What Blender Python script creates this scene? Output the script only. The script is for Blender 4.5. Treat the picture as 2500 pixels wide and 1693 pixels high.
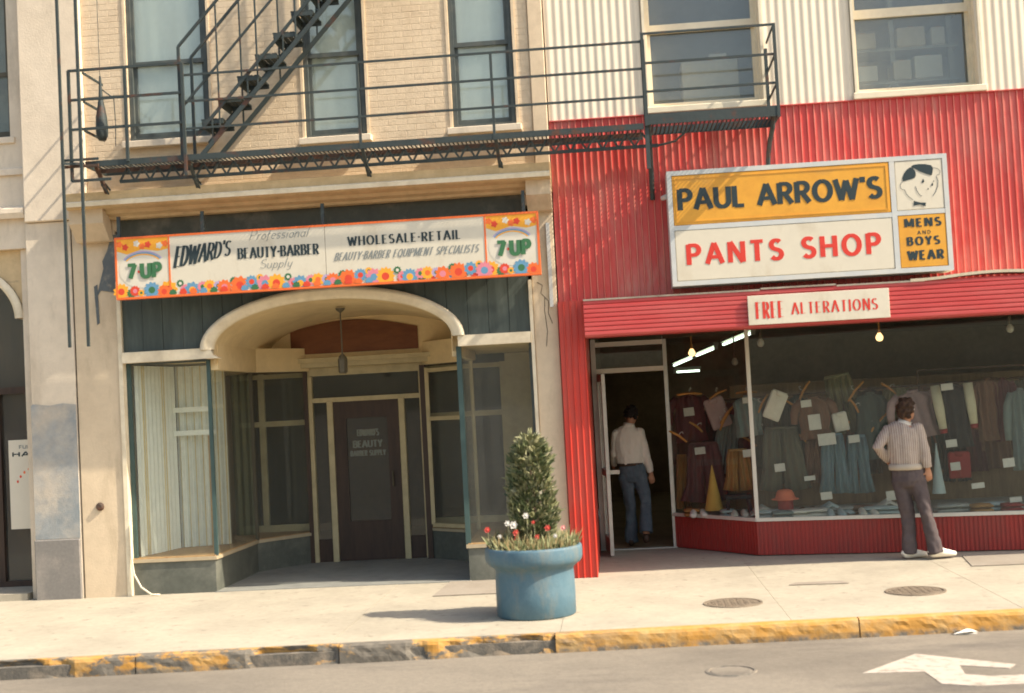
import bpy, math, random
from mathutils import Vector, Matrix, Euler
random.seed(7)
PI = math.pi
R = math.radians
for o in list(bpy.data.objects):
    bpy.data.objects.remove(o)
scene = bpy.context.scene
COL = scene.collection

# ------------------------------------------------------------------ camera
FPX, CX, CY = 3200.0, 1250.0, 846.5          # focal length in pixels of a 2500 wide frame
YAW, PITCH, ROLL = R(4.311), R(2.495), R(-3.04)
CAM = Vector((0.0, -14.5, 1.936))
fwd = Vector((-math.sin(YAW)*math.cos(PITCH), math.cos(YAW)*math.cos(PITCH), math.sin(PITCH)))
rt0 = Vector((math.cos(YAW), math.sin(YAW), 0))
up0 = rt0.cross(fwd)
rgt = math.cos(ROLL)*rt0 + math.sin(ROLL)*up0
upv = -math.sin(ROLL)*rt0 + math.cos(ROLL)*up0
cd = bpy.data.cameras.new('camera')
cam = bpy.data.objects.new('camera', cd)
COL.objects.link(cam)
cam.matrix_world = Matrix(((rgt.x, upv.x, -fwd.x, CAM.x), (rgt.y, upv.y, -fwd.y, CAM.y), (rgt.z, upv.z, -fwd.z, CAM.z), (0, 0, 0, 1)))
cd.sensor_width = 36.0
cd.lens = FPX/2500.0*36.0
cd.clip_end = 3000.0
cd.dof.use_dof = True                      # hand-held snapshot, focus a little off
cd.dof.focus_distance = 60.0
cd.dof.aperture_fstop = 2.6
scene.camera = cam
def at(px, py, Y):
    """a picture measurement turned into a point of the vertical plane at depth Y"""
    d = fwd + rgt*((px-CX)/FPX) - upv*((py-CY)/FPX)
    return CAM + d*((Y-CAM.y)/d.y)

# ------------------------------------------------------------------ light
SUN_TRAVEL = Vector((-1.0, 0.245, -1.02)).normalized()
world = bpy.data.worlds.new('World')
scene.world = world
world.use_nodes = True
wn = world.node_tree
wn.nodes.clear()
sky = wn.nodes.new('ShaderNodeTexSky')
sky.sky_type = 'NISHITA'
sky.sun_disc = False
sky.sun_elevation = math.asin(-SUN_TRAVEL.z)
sky.sun_rotation = math.atan2(-SUN_TRAVEL.x, -SUN_TRAVEL.y)
sky.dust_density = 3.0
sky.air_density = 1.3
bg = wn.nodes.new('ShaderNodeBackground')
bg.inputs['Strength'].default_value = 0.15
wo = wn.nodes.new('ShaderNodeOutputWorld')
wn.links.new(sky.outputs[0], bg.inputs[0])
wn.links.new(bg.outputs[0], wo.inputs[0])
sl = bpy.data.lights.new('sun', 'SUN')
sl.energy = 4.8
sl.angle = R(0.55)
sl.color = (1.0, 0.89, 0.735)
so = bpy.data.objects.new('sun', sl)
COL.objects.link(so)
so.rotation_euler = SUN_TRAVEL.to_track_quat('-Z', 'Y').to_euler()
so.location = (10, -6, 14)
vs = scene.view_settings
vs.view_transform = 'Standard'
vs.look = 'None'
vs.gamma = 1.0
vs.exposure = 0.80
vs.use_curve_mapping = False
scene.render.engine = 'CYCLES'
scene.cycles.transparent_max_bounces = 24
scene.cycles.max_bounces = 8
scene.cycles.diffuse_bounces = 5
scene.cycles.sample_clamp_indirect = 6.0
scene.cycles.use_denoising = True

# ------------------------------------------------------------------ materials
MATS = {}
def nodes_of(name):
    m = bpy.data.materials.new(name)
    m.use_nodes = True
    nt = m.node_tree
    return m, nt, nt.nodes['Principled BSDF']
def lnk(nt, a, b):
    nt.links.new(a, b)
def noise(nt, vec, scale, detail=4.0, rough=0.6):
    n = nt.nodes.new('ShaderNodeTexNoise')
    n.inputs['Scale'].default_value = scale
    n.inputs['Detail'].default_value = detail
    n.inputs['Roughness'].default_value = rough
    lnk(nt, vec, n.inputs['Vector'])
    return n.outputs['Fac']
def ramp(nt, fac, lo, hi):
    r = nt.nodes.new('ShaderNodeMapRange')
    r.inputs['From Min'].default_value = lo
    r.inputs['From Max'].default_value = hi
    r.clamp = True
    lnk(nt, fac, r.inputs['Value'])
    return r.outputs['Result']
def mixc(nt, fac, a, b, mode='MIX'):
    n = nt.nodes.new('ShaderNodeMix')
    n.data_type = 'RGBA'
    n.blend_type = mode
    for s, v in ((0, fac), (6, a), (7, b)):
        if isinstance(v, (int, float)):
            n.inputs[s].default_value = v
        elif isinstance(v, tuple):
            n.inputs[s].default_value = (v[0], v[1], v[2], 1)
        else:
            lnk(nt, v, n.inputs[s])
    return n.outputs[2]
def coords(nt, stretch=(1, 1, 1), perobj=False):
    tc = nt.nodes.new('ShaderNodeTexCoord')
    mp = nt.nodes.new('ShaderNodeMapping')
    mp.inputs['Scale'].default_value = stretch
    lnk(nt, tc.outputs['Object'], mp.inputs['Vector'])
    if perobj:
        oi = nt.nodes.new('ShaderNodeObjectInfo')
        mu = nt.nodes.new('ShaderNodeMath'); mu.operation = 'MULTIPLY'; mu.inputs[1].default_value = 37.0
        lnk(nt, oi.outputs['Random'], mu.inputs[0])
        lnk(nt, mu.outputs[0], mp.inputs['Location'])
    return mp.outputs['Vector']
def M(name, col, rough=0.75, col2=None, s2=3.0, lo=0.45, hi=0.65, var=0.12, vscale=9.0, bump=0.0, bscale=60.0,
      stretch=(1, 1, 1), metal=0.0, dirt=None, ds=1.5, dlo=0.55, dhi=0.75, dstretch=(1, 1, 1), perobj=False, spec=0.3):
    """painted / mineral surface: a base colour, worn patches (col2), stains (dirt), small tone variation and fine relief"""
    m, nt, p = nodes_of(name)
    v = coords(nt, stretch, perobj)
    c = col
    if col2:
        c = mixc(nt, ramp(nt, noise(nt, v, s2, 6.0, 0.65), lo, hi), col, col2)
    if dirt:
        vd = coords(nt, dstretch, perobj)
        c = mixc(nt, ramp(nt, noise(nt, vd, ds, 6.0, 0.7), dlo, dhi), c, dirt)
    if var:
        n = noise(nt, v, vscale, 5.0, 0.7)
        mr = nt.nodes.new('ShaderNodeMapRange')
        mr.inputs['To Min'].default_value = 1.0-var*1.6
        mr.inputs['To Max'].default_value = 1.0+var*1.6
        lnk(nt, n, mr.inputs['Value'])
        cb = nt.nodes.new('ShaderNodeCombineColor')
        for i in range(3):
            lnk(nt, mr.outputs[0], cb.inputs[i])
        c = mixc(nt, 1.0, c, cb.outputs[0], 'MULTIPLY')
    if isinstance(c, tuple):
        p.inputs['Base Color'].default_value = (*c, 1)
    else:
        lnk(nt, c, p.inputs['Base Color'])
    p.inputs['Roughness'].default_value = rough
    p.inputs['Metallic'].default_value = metal
    p.inputs['Specular IOR Level'].default_value = spec
    if bump:
        b = nt.nodes.new('ShaderNodeBump')
        b.inputs['Strength'].default_value = bump
        b.inputs['Distance'].default_value = 0.01
        lnk(nt, noise(nt, v, bscale, 4.0, 0.6), b.inputs['Height'])
        lnk(nt, b.outputs[0], p.inputs['Normal'])
    MATS[name] = m
    return m
def glass_mat(name, tint=(0.93, 0.96, 0.94), f0=0.03, rough=0.02, dust_veil=0.0):
    m, nt, p = nodes_of(name)
    nt.nodes.remove(p)
    out = nt.nodes['Material Output']
    t = nt.nodes.new('ShaderNodeBsdfTransparent'); t.inputs[0].default_value = (*tint, 1)
    g = nt.nodes.new('ShaderNodeBsdfGlossy'); g.inputs['Roughness'].default_value = rough
    lw = nt.nodes.new('ShaderNodeLayerWeight'); lw.inputs[0].default_value = 0.5
    pw = nt.nodes.new('ShaderNodeMath'); pw.operation = 'POWER'; pw.inputs[1].default_value = 5.0
    mr = nt.nodes.new('ShaderNodeMapRange'); mr.inputs['To Min'].default_value = f0; mr.inputs['To Max'].default_value = 1.0
    lnk(nt, lw.outputs['Facing'], pw.inputs[0]); lnk(nt, pw.outputs[0], mr.inputs['Value'])
    mx = nt.nodes.new('ShaderNodeMixShader')
    lnk(nt, mr.outputs[0], mx.inputs[0]); lnk(nt, t.outputs[0], mx.inputs[1]); lnk(nt, g.outputs[0], mx.inputs[2])
    if dust_veil:  # dust plus a painted pale veil standing in for reflections and lifted blacks
        df = nt.nodes.new('ShaderNodeBsdfDiffuse'); df.inputs[0].default_value = (.55, .56, .50, 1)
        m2 = nt.nodes.new('ShaderNodeMixShader')
        mr2 = nt.nodes.new('ShaderNodeMapRange'); mr2.inputs['To Min'].default_value = dust_veil*.4; mr2.inputs['To Max'].default_value = dust_veil*1.6
        lnk(nt, noise(nt, coords(nt), 2.0, 5.0), mr2.inputs['Value'])
        lnk(nt, mr2.outputs[0], m2.inputs[0]); lnk(nt, mx.outputs[0], m2.inputs[1]); lnk(nt, df.outputs[0], m2.inputs[2])
        mx = m2
    lnk(nt, mx.outputs[0], out.inputs['Surface'])
    MATS[name] = m
    return m
def emit_mat(name, col, strength):
    m, nt, p = nodes_of(name)
    p.inputs['Base Color'].default_value = (*col, 1)
    p.inputs['Emission Color'].default_value = (*col, 1)
    p.inputs['Emission Strength'].default_value = strength
    MATS[name] = m
    return m
def stripe_mat(name, a, b, pitch, duty, axis=0, rough=0.85, wob=0.0):
    """a woven or printed stripe"""
    m, nt, p = nodes_of(name)
    v = coords(nt)
    sp = nt.nodes.new('ShaderNodeSeparateXYZ'); lnk(nt, v, sp.inputs[0])
    mu = nt.nodes.new('ShaderNodeMath'); mu.operation = 'MULTIPLY'; mu.inputs[1].default_value = 1.0/pitch
    lnk(nt, sp.outputs[axis], mu.inputs[0])
    fr = nt.nodes.new('ShaderNodeMath'); fr.operation = 'FRACT'; lnk(nt, mu.outputs[0], fr.inputs[0])
    lt = nt.nodes.new('ShaderNodeMath'); lt.operation = 'LESS_THAN'; lt.inputs[1].default_value = duty
    lnk(nt, fr.outputs[0], lt.inputs[0])
    c = mixc(nt, lt.outputs[0], a, b)
    n = noise(nt, v, 14.0, 4.0)
    c = mixc(nt, 0.25, c, n, 'MULTIPLY')
    lnk(nt, c, p.inputs['Base Color'])
    p.inputs['Roughness'].default_value = rough
    MATS[name] = m
    return m

BEIGE = (0.66, 0.525, 0.355)
M('beige_paint', BEIGE, 0.8, col2=(0.58, 0.455, 0.305), s2=1.2, lo=.4, hi=.7, var=.10, vscale=7, bump=.25, bscale=45, dirt=(.40, .31, .20), ds=1.6, dlo=.52, dhi=.80, dstretch=(1.6, 1, .5))
M('brick_paint', (0.68, 0.535, 0.36), 0.8, col2=(0.61, 0.47, 0.31), s2=5, var=.12, vscale=16, bump=.5, bscale=55, perobj=True)
M('brick_core', (0.66, 0.52, 0.35), 0.85, col2=(0.60, 0.465, 0.31), s2=4, var=.12, bump=.35, bscale=70)
M('cream_stucco', (0.72, 0.605, 0.455), 0.85, col2=(0.65, 0.54, 0.40), s2=1.3, lo=.4, hi=.7, var=.10, vscale=6, bump=.3, bscale=50, dirt=(.44, .36, .26), ds=1.6, dlo=.52, dhi=.82, dstretch=(1.5, 1, .4))
M('cornice_paint', (0.60, 0.44, 0.24), 0.8, col2=(0.50, 0.36, 0.19), s2=3, var=.15, bump=.4, bscale=40, dirt=(.16, .13, .10), ds=1.6, dlo=.60, dhi=.78, dstretch=(.6, 1, 2.5))
M('cream_trim', (0.74, 0.64, 0.46), 0.6, col2=(0.62, 0.52, 0.36), s2=4, var=.10, bump=.15)
M('vault_plaster', (0.72, 0.56, 0.31), 0.8, col2=(0.62, 0.47, 0.26), s2=1.5, var=.08, bump=.2)
M('frame_cream', (0.50, 0.41, 0.235), 0.6, col2=(0.43, 0.35, 0.20), s2=5, var=.10)
M('green_board', (0.060, 0.074, 0.064), 0.65, col2=(0.085, 0.102, 0.088), s2=2, var=.2, stretch=(3, 1, .4), dirt=(.14, .15, .13), ds=2.0, dlo=.62, dhi=.85, dstretch=(4, 1, .5))
M('frieze_dark', (0.075, 0.080, 0.066), 0.8, col2=(0.16, .15, .12), s2=2.2, lo=.52, hi=.7, var=.2)
M('granite', (0.20, 0.185, 0.165), 0.75, col2=(0.28, .25, .215), s2=2.0, var=.18, vscale=30, bump=.2, bscale=90)
M('grey_patch', (0.30, 0.305, 0.29), 0.85, col2=(0.46, .40, .32), s2=1.6, lo=.42, hi=.62, var=.14, bump=.3, dirt=(.20, .23, .24), ds=1.2, dlo=.52, dhi=.68)
M('bare_metal_grey', (0.12, 0.135, 0.135), 0.7, col2=(0.30, .27, .22), s2=5, lo=.56, hi=.68, var=.2)
M('white_siding', (0.76, 0.655, 0.495), 0.6, col2=(0.71, .605, .455), s2=.9, var=.07, stretch=(1, 1, .3), bump=.05, dirt=(.60, .48, .34), ds=1.4, dlo=.56, dhi=.85, dstretch=(4, 1, .35))
M('window_cream', (0.74, 0.65, 0.47), 0.6, col2=(0.66, .57, .41), s2=3, var=.08)
M('red_siding', (0.54, 0.050, 0.038), 0.5, col2=(0.56, .165, .125), s2=1.5, lo=.46, hi=.72, var=.12, vscale=5, stretch=(2.2, 1, .55), dirt=(.44, .27, .19), ds=1.5, dlo=.57, dhi=.80, dstretch=(3.0, 1, .55), perobj=False, spec=.5)
M('rib_worn', (0.58, .20, .15), .55, col2=(.55, .10, .075), s2=2.5, lo=.48, hi=.62, stretch=(2, 1, .5), var=.1)
M('red_pillar', (0.55, 0.040, 0.022), 0.45, col2=(0.50, .07, .045), s2=2.0, var=.10, stretch=(2, 1, .5), spec=.5)
M('red_fascia', (0.48, 0.052, 0.048), 0.45, col2=(0.50, .085, .075), s2=2.0, var=.10, stretch=(.4, 1, 3), spec=.5)
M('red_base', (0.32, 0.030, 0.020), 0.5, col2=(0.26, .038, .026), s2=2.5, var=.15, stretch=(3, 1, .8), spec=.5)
M('flashing', (0.55, 0.48, 0.38), 0.5, col2=(0.35, .29, .22), s2=4, var=.15, stretch=(.6, 1, 1))
M('iron', (0.036, 0.047, 0.044), 0.6, col2=(0.095, .042, .024), s2=5, lo=.56, hi=.68, var=.25, bump=.3, bscale=60, spec=.4)
M('iron_rust', (0.075, 0.050, 0.036), 0.75, col2=(0.11, .050, .028), s2=8, var=.3, bump=.4)
M('dark_frame', (0.070, 0.082, 0.076), 0.55, col2=(0.10, .105, .09), s2=6, var=.2)
M('green_post', (0.05, 0.085, 0.078), 0.5, var=.2)
M('bronze', (0.10, .085, .055), 0.5, var=.2)
M('shade_cloth', (0.84, 0.86, 0.78), 0.9, col2=(0.79, .81, .73), s2=1.5, var=.06, stretch=(4, 1, .5))
M('blind_grey', (0.30, 0.31, 0.27), 0.9, col2=(0.24, .25, .22), s2=2, var=.1)
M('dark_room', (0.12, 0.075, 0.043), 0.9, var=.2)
M('shop_wall', (0.34, .225, .13), .9, col2=(.26, .17, .10), s2=1.5, var=.2)
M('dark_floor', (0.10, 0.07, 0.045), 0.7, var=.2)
M('wood_floor', (0.42, 0.27, 0.12), 0.6, col2=(0.34, .20, .09), s2=3, var=.15, stretch=(6, 1, 1))
M('backdrop_fill', (0.26, .165, .085), .8, col2=(.19, .12, .065), s2=2.0, var=.2, stretch=(5, 1, .5))
M('brown_panel', (0.185, 0.068, 0.026), 0.55, col2=(0.145, .05, .02), s2=2.5, var=.15, stretch=(1, 1, 3))
M('door_brown', (0.062, 0.037, 0.025), 0.5, col2=(0.045, .028, .02), s2=3, var=.2, stretch=(4, 1, .5))
M('lobby_floor', (0.235, 0.235, 0.205), 0.7, col2=(0.19, .19, .17), s2=2.5, var=.12)
M('bulkhead', (0.10, 0.105, 0.085), 0.6, col2=(0.155, .155, .125), s2=2.5, var=.2, vscale=14, bump=.1)
M('bulkhead_top', (0.42, .34, .22), 0.6, var=.15)
M('concrete', (0.395, 0.350, 0.265), 0.9, col2=(0.325, .288, .218), s2=1.1, lo=.40, hi=.66, var=.13, vscale=13, bump=.35, bscale=60, dirt=(.215, .185, .14), ds=6.0, dlo=.585, dhi=.70, perobj=False)
M('concrete_dark', (0.30, 0.26, 0.205), 0.9, col2=(0.26, .22, .17), s2=1.5, var=.12, vscale=20, bump=.25, bscale=120)
M('joint', (0.14, 0.115, 0.085), 0.95, var=.2)
M('asphalt', (0.215, 0.186, 0.144), 0.9, col2=(0.150, .130, .102), s2=.5, lo=.42, hi=.62, var=.26, vscale=32, bump=.6, bscale=70, stretch=(.6, 1, 1), dirt=(.105, .092, .078), ds=1.1, dlo=.54, dhi=.74, dstretch=(.3, 1, 1))
M('road_paint', (0.46, 0.395, 0.325), 0.7, col2=(0.26, .225, .175), s2=12, lo=.50, hi=.66, var=.12, vscale=30)
M('kerb_stone', (0.115, 0.105, 0.088), 0.9, col2=(0.24, .20, .15), s2=7, var=.25, vscale=25, bump=.6, bscale=60)
M('kerb_top', (0.56, 0.46, 0.32), 0.85, col2=(0.60, .42, .17), s2=6, var=.15)
M('pot_blue', (0.080, 0.150, 0.188), 0.6, col2=(0.112, .18, .21), s2=2.5, var=.10, dirt=(.185, .195, .17), ds=3.2, dlo=.50, dhi=.72, dstretch=(1.5, 1.5, .6), bump=.25, bscale=35)
M('soil', (0.05, .035, .022), 0.95, var=.3, bump=.8)
M('leaf_a', (0.090, 0.115, 0.046), 0.6, col2=(0.14, .15, .068), s2=9, var=.3)
M('leaf_b', (0.24, 0.245, 0.115), 0.6, col2=(0.33, .31, .18), s2=9, var=.3)
M('leaf_dry', (0.25, 0.19, 0.09), 0.7, col2=(0.15, .14, .06), s2=9, var=.3)
M('bark', (0.10, .07, .045), 0.9, var=.3)
M('petal_red', (0.50, .065, .045), 0.6, var=.2, vscale=30)
M('petal_pink', (0.70, .30, .26), 0.6, var=.15)
M('petal_white', (0.62, .58, .50), 0.6, var=.05)
M('cover_iron', (0.21, 0.165, 0.115), 0.75, col2=(0.15, .12, .085), s2=6, var=.2, bump=.3)
M('paper', (0.80, .76, .68), 0.8, var=.04)
M('card', (0.52, .50, .43), 0.85, var=.12, vscale=30)
M('sign_cabinet', (0.52, 0.53, 0.50), 0.5, col2=(0.60, .57, .50), s2=2, var=.08, metal=.0)
M('sign_white', (0.65, 0.585, 0.45), 0.4, var=.05, spec=.4, dirt=(.52, .44, .31), ds=1.6, dlo=.52, dhi=.80, dstretch=(1.6, 1, .8))
M('sign_mustard', (0.70, 0.335, 0.035), 0.4, col2=(0.64, .29, .03), s2=3, var=.09, spec=.4, dirt=(.52, .27, .06), ds=2.5, dlo=.55, dhi=.80, dstretch=(.6, 1, 2))
M('letter_dark', (0.030, 0.044, 0.046), 0.4, var=.1)
M('letter_grey', (0.22, 0.235, 0.22), 0.6, var=.15)
M('letter_pale', (0.20, .20, .16), 0.7, var=.2)
M('letter_red', (0.62, 0.050, 0.032), 0.4, var=.08)
M('line_grey', (0.16, .165, .15), 0.6, var=.1)
M('print_orange', (0.78, 0.155, 0.035), 0.5, var=.08)
M('print_yellow', (0.83, 0.37, 0.035), 0.5, var=.08)
M('print_green', (0.05, 0.155, 0.065), 0.5, var=.1)
M('print_blue', (0.13, 0.29, 0.42), 0.5, var=.1)
M('print_pink', (0.68, 0.22, 0.26), 0.5, var=.1)
M('print_red', (0.66, 0.065, 0.03), 0.5, var=.08)
M('print_violet', (0.42, .33, .50), 0.5, var=.1)
M('print_white', (0.66, .60, .48), 0.5, var=.03)
M('alu', (0.50, 0.49, 0.43), 0.38, col2=(0.42, .41, .36), s2=4, var=.1, metal=.35)
M('alu_light', (0.62, 0.58, 0.48), 0.45, var=.08, metal=.1)
M('hose', (0.70, .62, .46), 0.6, var=.05)
M('skin', (0.42, 0.21, 0.12), 0.55, var=.06)
M('hair_brown', (0.040, 0.020, 0.010), 0.6, col2=(0.075, .04, .02), s2=30, var=.3, bump=.9, bscale=90)
M('hair_black', (0.016, 0.011, 0.008), 0.6, var=.3, bump=.9, bscale=90)
M('hem', (0.44, .37, .28), .85, var=.06)
M('shirt_white', (0.66, 0.60, 0.50), 0.85, var=.06, bump=.25, bscale=22)
M('trousers_grey', (0.085, 0.066, 0.064), 0.85, col2=(0.11, .085, .08), s2=6, var=.12, bump=.3, bscale=22)
M('denim', (0.080, 0.100, 0.118), 0.9, col2=(0.115, .135, .15), s2=6, var=.12, bump=.35, bscale=26)
M('shoe_white', (0.80, .74, .62), 0.7, var=.05)
M('shoe_brown', (0.06, .035, .022), 0.5, var=.1)
stripe_mat('shirt_stripe', (0.48, 0.40, 0.325), (0.32, .235, .185), 0.023, 0.38, 0)
stripe_mat('curtain', (0.80, 0.82, 0.73), (0.66, .54, .28), 0.085, 0.14, 0)
M('drape_green', (0.20, .21, .12), .9, var=.15, stretch=(5, 1, .5))
glass_mat('glass', (.95, .97, .95), .026, .02, dust_veil=.022)
glass_mat('glass_old', (0.95, 0.96, 0.94), 0.024, 0.03, .040)
glass_mat('glass_dust_haze', (0.92, 0.95, 0.93), 0.07, 0.05, .12)
emit_mat('tube_light', (0.66, 0.80, 0.66), 2.4)
emit_mat('bulb_lit', (1.0, 0.62, 0.26), 1.6)
M('bulb_off', (0.55, .52, .44), 0.3, var=.05)
M('hanger_wood', (0.46, 0.21, 0.045), 0.5, col2=(0.36, .15, .03), s2=8, var=.15)
def cloth(name, col, **k):
    return M('cloth_'+name, col, .9, var=.14, vscale=10, bump=.3, bscale=25, perobj=True, **k)
for n_, c_ in dict(maroon=(.10, .028, .030), rose=(.36, .26, .245), teal=(.15, .19, .175), white=(.60, .56, .46), brown=(.155, .080, .048), olive=(.20, .19, .10),
                   darkteal=(.055, .075, .066), pink=(.34, .235, .225), plum=(.13, .055, .052), ochre=(.34, .175, .055), blue=(.13, .20, .22), stripeolive=(.085, .082, .055),
                   black=(.022, .024, .023), cream=(.52, .48, .33), red=(.24, .022, .02), lightblue=(.36, .43, .41), orange=(.55, .13, .06), yellow=(.60, .37, .08), grey=(.33, .33, .28)).items():
    cloth(n_, c_)

# ------------------------------------------------------------------ helpers
class MB:
    """collects faces; build() links them as one mesh object"""
    def __init__(s):
        s.v = []; s.f = []; s.mi = []; s.cur = 0; s.mats = []
    def mat(s, name):
        if name not in s.mats: s.mats.append(name)
        s.cur = s.mats.index(name); return s
    def face(s, pts):
        n = len(s.v); s.v += [tuple(p) for p in pts]; s.f.append(tuple(range(n, n+len(pts)))); s.mi.append(s.cur)
    def add(s, vs, fs):
        n = len(s.v); s.v += [tuple(p) for p in vs]
        for f in fs: s.f.append(tuple(i+n for i in f)); s.mi.append(s.cur)
    def box(s, x0, x1, y0, y1, z0, z1):
        s.add([(x, y, z) for x in (x0, x1) for y in (y0, y1) for z in (z0, z1)],
              [(0, 1, 3, 2), (4, 6, 7, 5), (0, 4, 5, 1), (2, 3, 7, 6), (0, 2, 6, 4), (1, 5, 7, 3)]); return s
    def bbox(s, x0, x1, y0, y1, z0, z1, b):
        """box with its edges bevelled by b"""
        V = []; idx = {}
        X = (x0, x1); Y = (y0, y1); Z = (z0, z1)
        for i in (0, 1):
            for j in (0, 1):
                for k in (0, 1):
                    sx, sy, sz = (b if i == 0 else -b), (b if j == 0 else -b), (b if k == 0 else -b)
                    for a in range(3):
                        p = [X[i]+sx, Y[j]+sy, Z[k]+sz]; p[a] = (X[i], Y[j], Z[k])[a]
                        idx[(i, j, k, a)] = len(V); V.append(tuple(p))
        F = []
        q = ((0, 0), (1, 0), (1, 1), (0, 1))
        for i in (0, 1):
            F.append([idx[(i, a, c, 0)] for a, c in q]); F.append([idx[(a, i, c, 1)] for a, c in q]); F.append([idx[(a, c, i, 2)] for a, c in q])
        for i in (0, 1):
            for j in (0, 1):
                F.append([idx[(0, i, j, 1)], idx[(1, i, j, 1)], idx[(1, i, j, 2)], idx[(0, i, j, 2)]])
                F.append([idx[(i, 0, j, 0)], idx[(i, 1, j, 0)], idx[(i, 1, j, 2)], idx[(i, 0, j, 2)]])
                F.append([idx[(i, j, 0, 0)], idx[(i, j, 1, 0)], idx[(i, j, 1, 1)], idx[(i, j, 0, 1)]])
                for k in (0, 1):
                    F.append([idx[(i, j, k, 0)], idx[(i, j, k, 1)], idx[(i, j, k, 2)]])
        s.add(V, F); return s
    def bar(s, a, b, w, h=None, roll=None):
        """straight bar of w x h section from a to b"""
        a = Vector(a); b = Vector(b); h = h or w
        d = (b-a).normalized()
        ref = Vector(roll) if roll else (Vector((0, 0, 1)) if abs(d.z) < .9 else Vector((0, 1, 0)))
        u = d.cross(ref).normalized(); v = u.cross(d)
        P = [a+u*(i*w/2)+v*(j*h/2) for i, j in ((-1, -1), (1, -1), (1, 1), (-1, 1))]
        Q = [p+(b-a) for p in P]
        s.add(P+Q, [(3, 2, 1, 0), (4, 5, 6, 7), (0, 1, 5, 4), (1, 2, 6, 5), (2, 3, 7, 6), (3, 0, 4, 7)]); return s
    def tube(s, pts, r, n=8, caps=True):
        pts = [Vector(p) for p in pts]
        rr = r if isinstance(r, (list, tuple)) else [r]*len(pts)
        V = []; F = []
        prev = None
        for i, p in enumerate(pts):
            d = (pts[min(i+1, len(pts)-1)]-pts[max(i-1, 0)]).normalized()
            u = prev - d*prev.dot(d) if prev else d.orthogonal()
            u.normalize(); prev = u; w = d.cross(u)
            V += [p+(u*math.cos(2*PI*k/n)+w*math.sin(2*PI*k/n))*rr[i] for k in range(n)]
        for i in range(len(pts)-1):
            for k in range(n):
                F.append((i*n+k, i*n+(k+1) % n, (i+1)*n+(k+1) % n, (i+1)*n+k))
        if caps:
            F.append(tuple(range(n-1, -1, -1))); F.append(tuple((len(pts)-1)*n+k for k in range(n)))
        s.add(V, F); return s
    def loft(s, rings, side=(1, 0, 0), n=14, fold=0.0, nf=5, ph=0.0, power=2.0):
        """rings: (centre, half width along side, half depth); closed flattened tube"""
        side = Vector(side).normalized()
        V = []; F = []; m = len(rings)
        for i, (c, a, b) in enumerate(rings):
            c = Vector(c)
            d = (Vector(rings[min(i+1, m-1)][0])-Vector(rings[max(i-1, 0)][0])).normalized()
            u = (side-d*side.dot(d)).normalized(); w = d.cross(u)
            for k in range(n):
                t = 2*PI*k/n; ct, st = math.cos(t), math.sin(t)
                e = 2.0/power
                q = 1+fold*math.sin(nf*t+ph+i*.6)
                V.append(c+u*(a*math.copysign(abs(ct)**e, ct))+w*(b*q*math.copysign(abs(st)**e, st)))
        for i in range(m-1):
            for k in range(n):
                F.append((i*n+k, i*n+(k+1) % n, (i+1)*n+(k+1) % n, (i+1)*n+k))
        F.append(tuple(range(n-1, -1, -1))); F.append(tuple((m-1)*n+k for k in range(n)))
        s.add(V, F); return s
    def ball(s, c, rx, ry, rz, n=14, m=9):
        c = Vector(c); V = [c+Vector((0, 0, rz))]; F = []
        for i in range(1, m):
            t = PI*i/m
            for k in range(n):
                p = 2*PI*k/n
                V.append(c+Vector((rx*math.sin(t)*math.cos(p), ry*math.sin(t)*math.sin(p), rz*math.cos(t))))
        V.append(c-Vector((0, 0, rz)))
        for k in range(n): F.append((0, 1+k, 1+(k+1) % n))
        for i in range(m-2):
            for k in range(n):
                a = 1+i*n; F.append((a+k, a+n+k, a+n+(k+1) % n, a+(k+1) % n))
        a = 1+(m-2)*n
        for k in range(n): F.append((a+k, len(V)-1, a+(k+1) % n))
        s.add(V, F); return s
    def lathe(s, c, prof, n=40):
        """prof: (r, z) list"""
        V = []; F = []; m = len(prof)
        for r, z in prof:
            V += [(c[0]+r*math.cos(2*PI*k/n), c[1]+r*math.sin(2*PI*k/n), c[2]+z) for k in range(n)]
        for i in range(m-1):
            for k in range(n):
                F.append((i*n+k, i*n+(k+1) % n, (i+1)*n+(k+1) % n, (i+1)*n+k))
        s.add(V, F); return s
    def prism_y(s, poly, y0, y1):
        """polygon of (x, z) extruded in depth; y0 is the front"""
        n = len(poly)
        V = [(x, y0, z) for x, z in poly]+[(x, y1, z) for x, z in poly]
        F = [tuple(range(n)), tuple(range(2*n-1, n-1, -1))]+[(i, i+n, (i+1) % n+n, (i+1) % n) for i in range(n)]
        s.add(V, F); return s
    def prism_z(s, poly, z0, z1):
        n = len(poly)
        V = [(x, y, z0) for x, y in poly]+[(x, y, z1) for x, y in poly]
        F = [tuple(range(n-1, -1, -1)), tuple(range(n, 2*n))]+[(i, (i+1) % n, (i+1) % n+n, i+n) for i in range(n)]
        s.add(V, F); return s
    def prism_x(s, poly, x0, x1):
        """profile of (y, z) extruded along x"""
        n = len(poly)
        V = [(x0, y, z) for y, z in poly]+[(x1, y, z) for y, z in poly]
        F = [tuple(range(n-1, -1, -1)), tuple(range(n, 2*n))]+[(i, (i+1) % n, (i+1) % n+n, i+n) for i in range(n)]
        s.add(V, F); return s
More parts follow.
